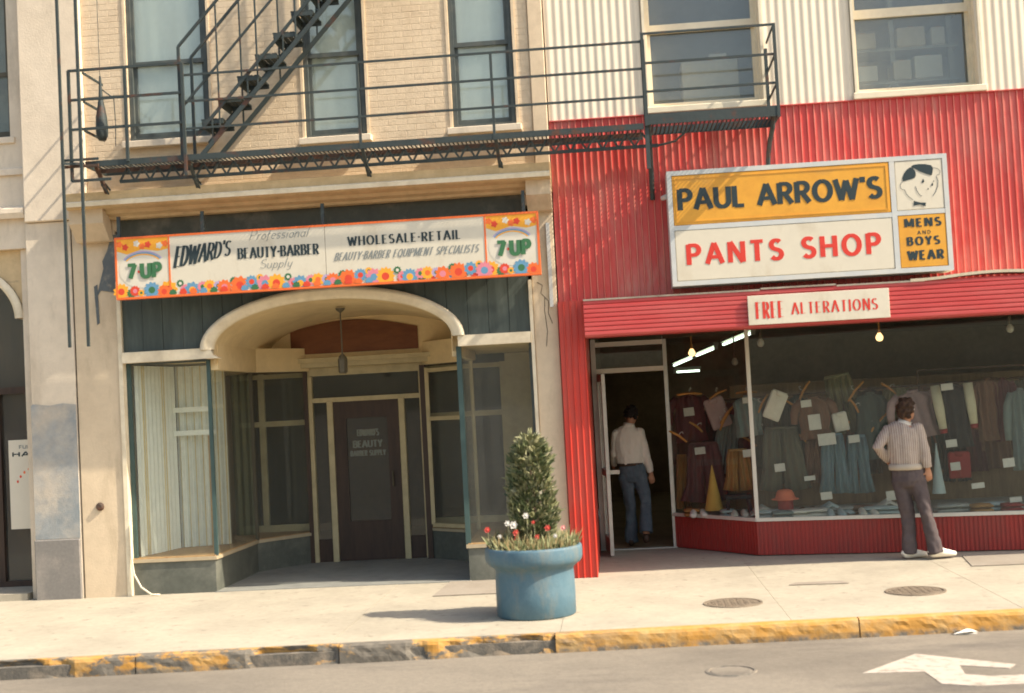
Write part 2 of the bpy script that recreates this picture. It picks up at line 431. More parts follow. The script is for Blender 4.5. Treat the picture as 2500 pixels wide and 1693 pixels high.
    def corr(s, p0, p1, z0, z1, pitch, amp, prof='rib', th=0.004, crest=0):
        """ribbed sheet standing from p0 to p1 (plan points), ribs upright, proud towards the right-hand side of p0->p1"""
        p0 = Vector(p0); p1 = Vector(p1); L = (p1-p0).length; d = (p1-p0)/L
        nrm = Vector((d.y, -d.x))
        n = max(1, round(L/pitch)); pt = L/n
        if prof == 'rib': shape = [(0, 0), (.70, 0), (.78, 1), (.92, 1)]
        elif prof == 'wave': shape = [(k/12, .5-.5*math.cos(2*PI*k/12)) for k in range(12)]
        else: shape = [(0, 0), (.42, 0), (.5, 1), (.92, 1)]
        pts = []
        for i in range(n):
            for u, h in shape: pts.append(((i+u)*pt, h*amp))
        pts.append((L, shape[0][1]*amp))
        V = []; F = []
        for u, h in pts:
            q = p0+d*u+nrm*h; V += [(q.x, q.y, z0), (q.x, q.y, z1)]
        k = len(pts)
        for i in range(k-1): F.append((2*i, 2*i+2, 2*i+3, 2*i+1))
        n0 = len(s.f)
        b0 = p0-nrm*th; b1 = p1-nrm*th; o = len(V)
        V += [(b0.x, b0.y, z0), (b1.x, b1.y, z0), (b1.x, b1.y, z1), (b0.x, b0.y, z1)]
        F.append((o, o+3, o+2, o+1))
        F.append(tuple([2*i+1 for i in range(k)]+[o+2, o+3])); F.append(tuple([2*i for i in range(k-1, -1, -1)]+[o, o+1]))
        s.add(V, F)
        if crest and prof == 'rib':
            for i in range(k-1):
                if i % 4 == 2: s.mi[n0+i] = crest
        return s
    def build(s, name, m=None, parent=None, smooth=False, loc=None):
        me = bpy.data.meshes.new(name)
        me.from_pydata(s.v, [], s.f)
        names = s.mats if s.mats else [m]
        for k in names: me.materials.append(MATS[k])
        if s.mats: me.polygons.foreach_set('material_index', s.mi)
        if smooth: me.polygons.foreach_set('use_smooth', [True]*len(me.polygons))
        me.validate(); me.update()
        o = bpy.data.objects.new(name, me); COL.objects.link(o)
        if loc: o.location = loc
        if parent: o.parent = parent
        return o
def box(name, m, parent, *a): return MB().box(*a).build(name, m, parent)
def bbox(name, m, parent, *a, b=.006): return MB().bbox(*a, b).build(name, m, parent)
def tag(o, label=None, cat=None, group=None, kind=None):
    if label: o['label'] = label
    if cat: o['category'] = cat
    if group: o['group'] = group
    if kind: o['kind'] = kind
    return o
def thing(name, label, cat, group=None, loc=(0, 0, 0)):
    o = bpy.data.objects.new(name, None); COL.objects.link(o); o.location = loc; o.empty_display_size = .2
    return tag(o, label, cat, group)
def empty(name, parent):
    o = bpy.data.objects.new(name, None); COL.objects.link(o); o.parent = parent; o.empty_display_size = .1; return o
def sharefrom(o, name, parent, loc=(0, 0, 0), rot=None):
    c = bpy.data.objects.new(name, o.data); COL.objects.link(c); c.parent = parent; c.location = loc
    if rot: c.rotation_euler = rot
    return c
def seal(o, voxel, smooth=3, name=None):
    """fuse overlapping closed pieces into one continuous skin"""
    md = o.modifiers.new('r', 'REMESH'); md.mode = 'VOXEL'; md.voxel_size = voxel; md.use_smooth_shade = True
    if smooth:
        sm = o.modifiers.new('s', 'SMOOTH'); sm.factor = .5; sm.iterations = smooth
    dg = bpy.context.evaluated_depsgraph_get(); dg.update()
    me = bpy.data.meshes.new_from_object(o.evaluated_get(dg))
    mats = [m for m in o.data.materials]
    old = o.data; o.modifiers.clear(); o.data = me
    bpy.data.meshes.remove(old)
    me.materials.clear()
    for m in mats: me.materials.append(m)
    me.polygons.foreach_set('use_smooth', [True]*len(me.polygons))
    return o

# ---- lettering: pen strokes, thick where upright, thin where level
def arc(cx, cy, rx, ry, a0, a1, n=9):
    return [(cx+rx*math.cos(R(a0+(a1-a0)*i/n)), cy+ry*math.sin(R(a0+(a1-a0)*i/n))) for i in range(n+1)]
ST = [(.06, 0), (.06, 1)]
GL = {
 'A': (.76, [[(.02, 0), (.38, 1)], [(.38, 1), (.74, 0)], [(.16, .32), (.60, .32)]]),
 'B': (.62, [ST, [(.06, .96)]+arc(.30, .745, .22, .225, 90, -90)+[(.06, .52)], [(.06, .52)]+arc(.32, .28, .25, .24, 90, -90)+[(.06, .04)]]),
 'C': (.74, [arc(.42, .5, .36, .46, 48, 312, 14)]),
 'D': (.68, [ST, [(.06, .96)]+arc(.24, .5, .38, .46, 90, -90, 12)+[(.06, .04)]]),
 'E': (.54, [ST, [(.06, .95), (.50, .95)], [(.06, .52), (.44, .52)], [(.06, .05), (.52, .05)]]),
 'F': (.52, [ST, [(.06, .95), (.50, .95)], [(.06, .52), (.43, .52)]]),
 'H': (.70, [ST, [(.64, 0), (.64, 1)], [(.06, .52), (.64, .52)]]),
 'I': (.14, [[(.07, 0), (.07, 1)]]),
 'L': (.50, [ST, [(.06, .05), (.48, .05)]]),
 'M': (.90, [ST, [(.08, 1), (.45, .12)], [(.45, .12), (.82, 1)], [(.84, 1), (.84, 0)]]),
 'N': (.72, [ST, [(.08, 1), (.64, 0)], [(.66, 0), (.66, 1)]]),
 'O': (.84, [arc(.42, .5, .36, .46, 90, 450, 20)]),
 'P': (.60, [ST, [(.06, .95)]+arc(.30, .71, .25, .24, 90, -90)+[(.06, .47)]]),
 'Q': (.84, [arc(.42, .5, .36, .46, 90, 450, 20), [(.50, .22), (.76, -.06)]]),
 'R': (.64, [ST, [(.06, .95)]+arc(.30, .72, .24, .23, 90, -90)+[(.06, .49)], [(.28, .49), (.60, 0)]]),
 'S': (.58, [arc(.29, .735, .22, .215, 35, 250, 12)+arc(.29, .27, .24, .225, 80, -150, 12)]),
 'T': (.62, [[(.31, 0), (.31, 1)], [(.02, .95), (.60, .95)]]),
 'U': (.70, [[(.06, 1), (.06, .34)]+arc(.35, .34, .29, .29, 180, 360, 12)+[(.64, 1)]]),
 'W': (1.02, [[(.02, 1), (.27, 0)], [(.27, 0), (.51, .92)], [(.51, .92), (.75, 0)], [(.75, 0), (1.0, 1)]]),
 'Y': (.66, [[(.02, 1), (.33, .46)], [(.64, 1), (.33, .46)], [(.33, .48), (.33, 0)]]),
 '7': (.52, [[(.02, .93), (.50, .93)], [(.46, .96), (.16, 0)]]),
 "'": (.16, [[(.08, 1.04), (.08, .78)]]),
 '.': (.20, [[(.10, .42), (.10, .56)]]),
 '-': (.30, [[(.04, .47), (.26, .47)]]),
 ' ': (.34, []),
 'p': (.46, [[(.06, -.25), (.10, .55)], arc(.25, .28, .17, .25, 150, -150, 10)]),
 'r': (.34, [[(.06, 0), (.08, .55)], [(.07, .36), (.20, .54), (.32, .50)]]),
 'o': (.46, [arc(.23, .27, .18, .26, 90, 450, 12)]),
 'f': (.34, [[(.10, -.2), (.14, .8), (.24, .98), (.34, .9)], [(.02, .5), (.30, .54)]]),
 'e': (.44, [[(.06, .28), (.38, .32)]+arc(.22, .28, .17, .26, 10, 310, 10)]),
 's': (.38, [arc(.19, .40, .13, .13, 40, 250, 7)+arc(.18, .14, .14, .13, 80, -150, 7)]),
 'i': (.20, [[(.08, 0), (.10, .52)], [(.12, .70), (.12, .76)]]),
 'n': (.48, [[(.05, 0), (.07, .54)], [(.07, .34), (.20, .53), (.34, .48), (.40, 0)]]),
 'a': (.48, [arc(.22, .27, .17, .26, 60, 420, 10), [(.39, .54), (.41, 0)]]),
 'l': (.22, [[(.08, 0), (.12, 1.0)]]),
 'u': (.48, [[(.05, .54), (.07, .10), (.22, .0), (.36, .14)], [(.38, .54), (.42, 0)]]),
 'y': (.46, [[(.05, .54), (.10, .14), (.24, .06), (.36, .2)], [(.40, .54), (.34, -.14), (.18, -.28), (.06, -.2)]]),
}
def stroke_poly(pts, thick, thin):
    """outline of a stroke whose width follows its direction"""
    n = len(pts); L = []; Rr = []
    for i, p in enumerate(pts):
        a = pts[max(i-1, 0)]; b = pts[min(i+1, n-1)]
        dx, dy = b[0]-a[0], b[1]-a[1]; l = math.hypot(dx, dy) or 1e-6
        w = (thin+(thick-thin)*abs(dy)/l)/2
        nx, ny = -dy/l, dx/l
        L.append((p[0]+nx*w, p[1]+ny*w)); Rr.append((p[0]-nx*w, p[1]-ny*w))
    return L, Rr
def text_shapes(s, x0, x1, z, h, thick, thin, slant=0.0, gap=.16, rise=0.0, h1=None):
    """per character: list of (left edge, right edge) rows, placed from x0 to x1 on baseline z"""
    tot = sum(GL[c][0] for c in s)+gap*(len(s)-1)
    k = (x1-x0)/tot; cur = 0; out = []
    for c in s:
        w, sts = GL[c]; t = (cur+w/2)/tot
        hh = h+((h1 or h)-h)*t; zb = z+rise*t
        shp = []
        for st in sts:
            pts = [((cur+px)*k, py*hh) for px, py in st]
            shp.append(stroke_poly(pts, thick*(hh/h), thin*(hh/h)))
        out.append((c, [([(x0+x+slant*y, zb+y) for x, y in L], [(x0+x+slant*y, zb+y) for x, y in Q]) for L, Q in shp]))
        cur += w+gap
    return out
def put_strokes(mb, shapes, y, depth=0.0):
    """strokes standing on the plane y, facing the street (-y)"""
    for i, (L, Q) in enumerate(shapes):
        yy = y-.0006*(i % 7)-depth
        n = len(L)
        for j in range(n-1):
            mb.face([(L[j][0], yy, L[j][1]), (Q[j][0], yy, Q[j][1]), (Q[j+1][0], yy, Q[j+1][1]), (L[j+1][0], yy, L[j+1][1])])
        if depth:
            ring = L+Q[::-1]; m = len(ring)
            for j in range(m):
                a = ring[j]; b = ring[(j+1) % m]
                mb.face([(a[0], yy, a[1]), (b[0], yy, b[1]), (b[0], y+.001, b[1]), (a[0], y+.001, a[1])])
def lettering(name, s, m, parent, x0, x1, z, h, y, thick, thin, depth=0.0, **k):
    if parent.parent is None: parent = empty(name, parent)
    letters(s, m, parent, x0, x1, z, h, y, thick, thin, depth, **k)
def letters(s, m, parent, x0, x1, z, h, y, thick, thin, depth, **k):
    for c, shp in text_shapes(s, x0, x1, z, h, thick, thin, **k):
        if shp:
            mb = MB(); put_strokes(mb, shp, y, depth); mb.build('letter', m, parent)

# ================================================================== ground
def kerb_y(x): return -3.365+.0616*x
road = MB(); road.box(-300, 300, -300, 4, -.40, -.15)
tag(road.build('road', 'asphalt'), kind='structure')
g = MB(); g.box(-1500, 1500, -1500, 1500, -.9, -.45); tag(g.build('ground', 'asphalt'), kind='structure')
sw = MB()
sw.prism_z([(-40, kerb_y(-40)+.01), (40, kerb_y(40)+.01), (40, 3.0), (-40, 3.0)], -.30, -.012)
sidewalk = tag(sw.build('sidewalk', 'joint'), kind='structure')
jx = [-.56+1.94*k for k in range(-9, 11)]
for i in range(len(jx)-1):
    a, b = jx[i]+.002, jx[i+1]-.002
    top = 2.9 if jx[i] > -1 else .35
    for j, (ya, yb) in enumerate(((None, top),)):
        A0 = kerb_y(a)+.012 if ya is None else ya; B0 = kerb_y(b)+.012 if ya is None else ya
        o = MB().prism_z([(a, A0), (b, B0), (b, yb), (a, yb)], -.06, random.uniform(-.003, .002)).build('paving_slab', 'concrete', sidewalk)
def sheet(name, m, parent, poly, z, th=.004):
    return MB().prism_z(poly, z-th, z).build(name, m, parent)
sheet('patched_slab', 'concrete_dark', sidewalk, [(-1.97, -1.02), (-1.22, -1.02), (-1.22, .02), (-1.92, .02)], .006)
sheet('patched_slab', 'concrete_dark', sidewalk, [(3.60, -.50), (5.1, -.56), (5.1, .42), (3.72, .36)], .006)
sheet('patched_slab', 'concrete_dark', sidewalk, [(1.62, -1.30), (2.2, -1.33), (2.15, -1.16), (1.70, -1.15)], .006)

# kerb stones: yellow paint chipped off dark stone, with bites out of the edge on the left
def kerb_mat():
    m, nt, p = nodes_of('kerb_paint')
    v = coords(nt)
    n1 = ramp(nt, noise(nt, coords(nt, (1, 1, 2.2)), 3.2, 7.0, .7), .455, .52)
    sp = nt.nodes.new('ShaderNodeSeparateXYZ'); lnk(nt, v, sp.inputs[0])
    zz = ramp(nt, sp.outputs[2], -.09, -.13)       # paint is scuffed off along the gutter
    n2 = ramp(nt, noise(nt, v, 9.0, 5.0, .7), .36, .6)
    mu = nt.nodes.new('ShaderNodeMath'); mu.operation = 'MULTIPLY'; lnk(nt, zz, mu.inputs[0]); lnk(nt, n2, mu.inputs[1])
    left = ramp(nt, sp.outputs[0], .3, -1.2)
    mv = nt.nodes.new('ShaderNodeMath'); mv.operation = 'MULTIPLY'; lnk(nt, n1, mv.inputs[0]); lnk(nt, left, mv.inputs[1])
    mx = nt.nodes.new('ShaderNodeMath'); mx.operation = 'MAXIMUM'; lnk(nt, mu.outputs[0], mx.inputs[0]); lnk(nt, mv.outputs[0], mx.inputs[1])
    yel = mixc(nt, ramp(nt, noise(nt, v, 5.0, 5.0, .7), .42, .68), (.45, .225, .042), (.44, .29, .12))
    stone = mixc(nt, noise(nt, v, 14.0), (.03, .03, .027), (.25, .215, .165))
    lnk(nt, mixc(nt, mx.outputs[0], yel, stone), p.inputs['Base Color'])
    p.inputs['Roughness'].default_value = .85
    b = nt.nodes.new('ShaderNodeBump'); b.inputs['Strength'].default_value = .35; b.inputs['Distance'].default_value = .01
    lnk(nt, noise(nt, v, 30.0), b.inputs['Height']); lnk(nt, b.outputs[0], p.inputs['Normal'])
    MATS['kerb_paint'] = m
kerb_mat()
kerb = MB(); kerb.prism_z([(-40, kerb_y(-40)-.10), (40, kerb_y(40)-.10), (40, kerb_y(40)), (-40, kerb_y(-40))], -.30, -.05)
kerb = tag(kerb.build('kerb', 'kerb_stone'), kind='structure')
from mathutils import noise as mnoise
kx = [-30, -13.2, -10.9, -8.6, -6.35, -4.1, -2.4, -.60, 1.92, 4.1, 6.5, 9.2, 12.5, 30]
for i in range(len(kx)-1):
    a, b = kx[i]+.006, kx[i+1]-.006
    n = max(4, int((b-a)/.045)) if b-a < 4 else 8
    prof = [(0.0, -.055), (0.0, .002), (-.015, .004), (-.055, .004), (-.09, .003), (-.112, -.006), (-.122, -.03), (-.125, -.065), (-.127, -.10), (-.128, -.16)]
    V = []; F = []
    for k in range(n+1):
        x = a+(b-a)*k/n
        yk = kerb_y(x)
        bite = 0.0
        if x < -.6:
            q = mnoise.noise(Vector((x*1.15, 3.7, 0)))+.5*mnoise.noise(Vector((x*4.2, 9.1, 0)))
            bite = max(0.0, min(1.0, (q+.02)*3.2))
        for j, (py, pz) in enumerate(prof):
            w = (0, 0, 0, .15, .45, .8, .95, 1, .8, .3)[j]
            jit = .010*mnoise.noise(Vector((x*9, j*1.7, 2.0))) if j > 2 else 0
            dn = (0, 0, 0, 0, .008, .02, .02, .012, 0, 0)[j]*bite
            V.append((x, yk+py+bite*w*.115+jit, pz-dn+(.004*mnoise.noise(Vector((x*7, j, 5.))) if j in (3, 4, 5) else 0)))
    m = len(prof)
    for k in range(n):
        for j in range(m-1):
            F.append((k*m+j, k*m+j+1, (k+1)*m+j+1, (k+1)*m+j))
    F.append(tuple(range(m-1, -1, -1))); F.append(tuple(n*m+j for j in range(m)))
    s = MB(); s.add(V, F); s.build('kerb_stone', 'kerb_paint', kerb)
# gutter: darker sheet of tarmac patches along the kerb
# painted road markings
ar = [(1.68, -4.75), (2.20, -4.13), (2.80, -4.64), (2.72, -4.76), (2.41, -4.60), (2.37, -4.90), (2.52, -5.0), (4.9, -4.86), (4.9, -5.12), (2.35, -5.28), (2.14, -5.18), (2.12, -4.77)]
tag(MB().prism_z(ar, -.1495, -.1455).build('lane_arrow', 'road_paint'), 'white painted turn arrow on the road in front of the red shop', 'road marking')
tag(MB().prism_z([(-4.6, -4.72), (-3.79, -4.66), (-3.76, -4.56), (-4.6, -4.60)], -.1495, -.1455).build('lane_dash', 'road_paint'), 'end of a white painted dash on the road at the bottom left edge', 'road marking')

def disc_cover(name, x, y, z, r, label, cat, m='cover_iron'):
    t = thing(name, label, cat, 'iron covers in the pavement', (x, y, z))
    MB().lathe((0, 0, 0), [(0.001, .004), (r*.86, .004), (r*.87, -.004), (r*.90, -.004)], 36).build('lid', m, t)
    MB().lathe((0, 0, 0), [(r*.905, -.006), (r*.91, .005), (r, .005), (r*1.01, -.01)], 36).build('ring', m, t)
    st = MB()
    for k in range(-3, 4):
        for q in range(-3, 4):
            if k*k+q*q < 11: st.box(k*r*.22-r*.07, k*r*.22+r*.07, q*r*.22-r*.07, q*r*.22+r*.07, .004, .0085)
    tag(st.build('tread_pattern', m, t), kind='stuff')
disc_cover('manhole_cover', .985, -2.25, .003, .27, 'round rusty cover in the pavement nearest the red doorway', 'cover')
disc_cover('manhole_cover', 2.69, -1.99, .003, .275, 'round rusty cover in the pavement below the man in striped shirt', 'cover')
t = thing('valve_cover', 'small broken dark valve cover set in the road asphalt', 'cover', None, (.76, -4.5, -.149))
MB().lathe((0, 0, 0), [(.001, .004), (.15, .004), (.16, -.003)], 28).build('lid', 'asphalt', t)
MB().lathe((0, 0, 0), [(.165, -.003), (.17, .006), (.19, .005), (.20, -.004)], 28).build('ring', 'kerb_stone', t)
lp = MB()
P = [(2.66, -3.42), (2.80, -3.44), (2.88, -3.36), (2.82, -3.30), (2.70, -3.32)]
for i in range(5):
    a = P[i]; b = P[(i+1) % 5]; lp.face([(2.76, -3.37, -.12), (a[0], a[1], -.14+.02*(i % 2)), (b[0], b[1], -.14+.02*((i+1) % 2))])
lp.prism_z([(2.67, -3.41), (2.86, -3.40), (2.84, -3.32), (2.70, -3.33)], -.148, -.142)
tag(lp.build('paper_scrap', 'paper'), 'crumpled white paper scrap lying in the gutter by the yellow kerb', 'litter')

# ================================================================== building helpers
def wall_open(name, m, parent, x0, x1, z0, z1, y0, y1, holes):
    """wall with rectangular openings (xa, xb, za, zb)"""
    mb = MB()
    xs = sorted(set([x0, x1]+[h[0] for h in holes]+[h[1] for h in holes]))
    xs = [x for x in xs if x0 <= x <= x1]
    for a, b in zip(xs, xs[1:]):
        cur = z0
        for h in sorted([h for h in holes if h[0] <= a and h[1] >= b], key=lambda h: h[2]):
            if h[2] > cur: mb.box(a, b, y0, y1, cur, h[2])
            cur = h[3]
        if cur < z1: mb.box(a, b, y0, y1, cur, z1)
    return mb.build(name, m, parent)
def frame_rect(mb, x0, x1, z0, z1, y0, y1, w, wb=None):
    wb = wb or w
    mb.box(x0, x0+w, y0, y1, z0, z1); mb.box(x1-w, x1, y0, y1, z0, z1)
    mb.box(x0+w, x1-w, y0, y1, z1-w, z1); mb.box(x0+w, x1-w, y0, y1, z0, z0+wb)
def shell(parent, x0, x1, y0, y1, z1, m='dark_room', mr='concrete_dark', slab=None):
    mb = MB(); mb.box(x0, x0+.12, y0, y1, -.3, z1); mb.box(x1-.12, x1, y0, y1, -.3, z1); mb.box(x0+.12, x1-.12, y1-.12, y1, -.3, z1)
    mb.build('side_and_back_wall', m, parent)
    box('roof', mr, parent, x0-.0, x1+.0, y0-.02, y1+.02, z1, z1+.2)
    if slab: box('upper_floor_slab', m, parent, x0+.12, x1-.12, slab[2], y1-.12, slab[0], slab[1])

# ================================================================== beige building with the barber supply shop
BB = thing('beige_brick_building', 'beige painted brick building with an arched shop entrance and upstairs windows', 'building', None, (-3.3, 3, 0))
BB.location = (0, 0, 0)
HOLES = [(-5.34, -4.40, 5.14, 7.35), (-3.30, -2.60, 5.04, 7.35), (-1.62, -.91, 5.04, 7.35)]
wall_open('upper_wall', 'brick_core', BB, -5.86, -.73, 4.50, 8.2, .0015, .30, HOLES)
# bricks, each proud of the painted joints
BW, BH, JT = .207, .064, .007
full = MB().bbox(-BW/2, BW/2, 0, .02, -BH/2, BH/2, .0018).build('brick', 'brick_paint', None)
proto_brick = full.data; bpy.data.objects.remove(full)
rest = MB(); nb = 0; row = 0; z = 4.60
while z < 7.6:
    spans = []; cur = -5.86
    for h in HOLES:
        if h[2]-.06 < z+BH/2 and z-BH/2 < h[3]: spans.append((cur, h[0]-.03)); cur = h[1]+.03
    spans.append((cur, -.73))
    for s0, s1 in spans:
        x = s0-(.107 if row % 2 else 0)
        while x < s1-.01:
            a, b = max(x, s0), min(x+BW, s1)
            if b-a > .035:
                dy = random.uniform(-.0010, .0002)
                if nb < 300 and z < 6.95:
                    if b-a > BW-.001:
                        o = bpy.data.objects.new('brick', proto_brick); COL.objects.link(o)
                    else:
                        o = MB().bbox(-(b-a)/2, (b-a)/2, 0, .02, -BH/2, BH/2, .0018).build('brick', 'brick_paint')
                    o.parent = BB; o.location = ((a+b)/2, dy, z); nb += 1
                else:
                    rest.bbox(a, b, dy, dy+.02, z-BH/2, z+BH/2, .0018)
            x += BW+JT
    row += 1; z += BH+JT
tag(rest.build('brickwork', 'brick_paint', BB), kind='stuff')
def sash_window(parent, x0, x1, z0, z1, meet, mf, y, shade_m, sill_m, fw=.055, sill=True, rail=.05, shade_gap=.03, gl='glass_old'):
    mb = MB(); frame_rect(mb, x0, x1, z0, z1, y, y+.10, fw)
    w = mb.build('window', mf, parent)
    s = MB(); frame_rect(s, x0+fw, x1-fw, z0+fw, meet+rail/2, y+.045, y+.085, .035, .06); s.build('lower_sash', mf, w)
    s = MB(); frame_rect(s, x0+fw, x1-fw, meet-rail/2, z1-fw, y+.015, y+.043, .035, rail); s.build('upper_sash', mf, w)
    MB().box(x0+fw+.03, x1-fw-.03, y+.062, y+.066, z0+fw+.04, meet).build('pane', gl, w)
    MB().box(x0+fw+.03, x1-fw-.03, y+.027, y+.031, meet, z1-fw-.03).build('pane', gl, w)
    if shade_m:
        c = MB(); c.corr((x0+.02, y+.10+shade_gap), (x1-.02, y+.10+shade_gap), z0+.02, z1, .16, .003, 'wave'); c.build('shade', shade_m, w)
    if sill: bbox('sill', sill_m, w, x0-.06, x1+.06, y-.13, y+.12, z0-.075, z0)
    return w
for (x0, x1, z0, z1), mt in zip(HOLES, (6.05, 6.0, 6.0)):
    w = sash_window(BB, x0, x1, z0, z1, mt, 'dark_frame', .02, 'shade_cloth', 'cream_stucco', .05, shade_gap=.012, gl='glass_dust_haze')
    # rough moulding strips beside the opening
    MB().box(x0-.035, x0-.004, -.012, .04, z0, z1+.03).box(x1+.004, x1+.035, -.012, .04, z0, z1+.03).build('moulding', 'brick_core', w)
bbox('corner_pilaster', 'cream_stucco', BB, -6.60, -5.865, -.055, .30, 4.30, 8.2, b=.01)
bbox('corner_pilaster', 'brick_core', BB, -.725, -.56, -.03, .30, 4.50, 8.2, b=.008)
shell(BB, -6.08, -.56, .31, 7.2, 8.2, slab=(4.16, 4.48, .32))
box('lintel_beam', 'brick_core', BB, -6.05, -.56, .03, .30, 4.14, 4.498)
# ground floor piers
bbox('pier', 'beige_paint', BB, -6.075, -5.575, 0.0, .42, -.05, 4.295, b=.008)
bbox('pier', 'beige_paint', BB, -.835, -.565, 0.0, .42, -.05, 4.16, b=.008)
box('pier_trim', 'cream_trim', BB, -5.573, -5.525, -.022, .30, 0, 3.56)
box('pier_trim', 'cream_trim', BB, -.875, -.838, -.022, .30, 0.0, 3.30)
pp = [(-5.60, 4.10), (-5.52, 4.10), (-5.52, 3.42), (-5.60, 3.44), (-5.75, 3.47), (-5.80, 3.40), (-5.76, 3.55), (-5.71, 3.72), (-5.72, 3.80), (-5.66, 3.92)]
MB().prism_y(pp, -.010, .004).build('flaked_patch', 'bare_metal_grey', BB)
MB().prism_y([(-5.83, 3.52), (-5.79, 3.54), (-5.78, 3.10), (-5.81, 3.08)], -.008, .004).build('flaked_patch', 'bare_metal_grey', BB)
MB().lathe((0, 0, 0), [(.001, .0), (.03, .0), (.045, -.02), (.05, -.04)], 14).build('pipe_stub', 'iron_rust', BB).matrix_world = Matrix.Translation((-5.86, -.035, 1.02)) @ Matrix.Rotation(R(90), 4, 'X')
cr = MB()
for pts in ([(-.78, 3.27), (-.72, 3.23), (-.74, 3.14), (-.66, 3.05), (-.67, 2.92), (-.63, 2.80)], [(-.70, 3.10), (-.71, 2.95), (-.69, 2.72), (-.71, 2.55)]):
    cr.tube([(x, -.0005, zz) for x, zz in pts], .0045, 5)
cr.build('crack', 'joint', BB)
MB().box(-6.083, -6.079, -.003, .02, 0, 4.3).build('seam', 'joint', BB)
box('metal_strip', 'sign_cabinet', BB, -.645, -.605, -.03, -.002, 2.98, 3.92)
# cornice: moulded profile with a weathered top
cp = [(.05, 4.262), (-.10, 4.262), (-.12, 4.29), (-.20, 4.31), (-.22, 4.345), (-.33, 4.365), (-.36, 4.405), (-.42, 4.412), (-.43, 4.485), (-.44, 4.52), (-.40, 4.53), (.05, 4.60)]
MB().prism_x(cp, -5.98, -.555).build('cornice', 'cornice_paint', BB)
MB().prism_x([(-.445, 4.37), (-.452, 4.415), (-.435, 4.43), (-.42, 4.385)], -5.98, -.552).build('cornice_lip', 'cream_trim', BB)
bl = MB()
bl.prism_x([(-.10, 4.30), (-.30, 4.36), (-.30, 4.20), (-.12, 4.02), (.0, 4.02)], -5.97, -5.58); bl.build('cornice_bracket', 'beige_paint', BB)
MB().prism_x([(-.10, 4.30), (-.30, 4.36), (-.30, 4.20), (-.12, 4.05), (.0, 4.05)], -.83, -.56).build('cornice_bracket', 'beige_paint', BB)
box('frieze', 'frieze_dark', BB, -5.52, -.88, .022, .029, 3.60, 4.262)
# boarded panel cut by the arch
AC, AW, AH, AZ = -3.115, 1.50, .625, 2.725      # arch centre, outer half width, rise, springing
def arch_z(x, aw=AW, ah=AH):
    q = 1-((x-AC)/aw)**2
    return AZ+ah*math.sqrt(q) if q > 0 else None
bx = [-5.523+.2325*k for k in range(21)]
for i in range(20):
    a, b = bx[i]+.002, bx[i+1]-.002
    n = 6; poly = []
    for k in range(n+1):
        x = a+(b-a)*k/n; zz = arch_z(x); poly.append((x, max(2.73, zz-.03 if zz else 2.73)))
    dy = random.uniform(-.003, .003)
    MB().prism_y([(a, 3.602)]+poly+[(b, 3.602)], .02+dy, .05).build('board', 'green_board', BB)
# arch moulding and vault
def arch_pts(aw, ah, n=36): return [(AC+aw*math.cos(PI-PI*k/n), AZ+ah*math.sin(PI*k/n)) for k in range(n+1)]
rings = [(1.50, .63, .0), (1.50, .63, -.06), (1.47, .60, -.085), (1.44, .57, -.075), (1.41, .54, -.055), (1.365, .50, -.05), (1.355, .49, .02)]
V = []; F = []
for aw, ah, y in rings: V += [(x, y, zz) for x, zz in arch_pts(aw, ah)]
n = 37
for i in range(len(rings)-1):
    for k in range(n-1): F.append((i*n+k, (i+1)*n+k, (i+1)*n+k+1, i*n+k+1))
s = MB(); s.add(V, F); s.build('arch_moulding', 'cream_trim', BB, True)
V = []; F = []
for j, y in enumerate((.0, .5, 1.0, 1.5, 2.0, 2.40)):
    pt_ = arch_pts(1.358, .49-.006*j); V += [(pt_[0][0], y, 2.56)]+[(x, y, zz) for x, zz in pt_]+[(pt_[-1][0], y, 2.56)]
n = 39
for i in range(5):
    for k in range(n-1): F.append((i*n+k, i*n+k+1, (i+1)*n+k+1, (i+1)*n+k))
s = MB(); s.add(V, F)
s.build('vault', 'vault_plaster', BB, True)
box('vault_backing', 'dark_room', BB, -5.52, -.88, .06, 2.6, 3.42, 3.50)
box('trim_band', 'cream_trim', BB, -5.522, -4.56, -.045, .10, 2.625, 2.745)
box('trim_band', 'cream_trim', BB, -1.69, -.878, -.045, .10, 2.605, 2.725)
MB().prism_y([(-4.72, 2.745), (-4.50, 2.745), (-4.47, 2.66), (-4.40, 2.625), (-4.72, 2.625)], -.05, .08).build('trim_band', 'cream_trim', BB)
# display-case ceilings
box('case_ceiling', 'vault_plaster', BB, -5.52, -4.50, .12, 2.7, 2.63, 2.70)
box('case_ceiling', 'vault_plaster', BB, -1.735, -.88, .12, 2.7, 2.61, 2.70)
MB().prism_z([(-4.56, .11), (-4.46, .11), (-4.46, 1.70), (-3.95, 2.42), (-4.05, 2.45), (-4.56, 1.75)], 2.50, 2.80).build('side_beam', 'vault_plaster', BB)
MB().prism_z([(-1.69, .11), (-1.78, .11), (-1.78, 1.70), (-2.46, 2.40), (-2.38, 2.45), (-1.69, 1.75)], 2.50, 2.80).build('side_beam', 'vault_plaster', BB)
# tympanum over the door
tz = lambda zz, y: zz
box('door_header', 'frame_cream', BB, -4.50, -1.76, 2.30, 2.52, 2.54, 2.645)
box('header_moulding', 'frame_cream', BB, -4.48, -1.78, 2.26, 2.299, 2.60, 2.66)
V = []; pts = arch_pts(1.42, .52)
MB().prism_y([(-4.53, 2.60)]+pts+[(-1.70, 2.60)], 2.38, 2.46).build('tympanum', 'vault_plaster', BB)
bp = [(-4.17, 2.72)]+[(-4.17+1.68*k/12, 3.03+.125*math.sin(PI*k/12)-.02*k/12) for k in range(13)]+[(-2.49, 2.72)]
MB().prism_y(bp, 2.362, 2.379).build('fan_panel', 'brown_panel', BB)
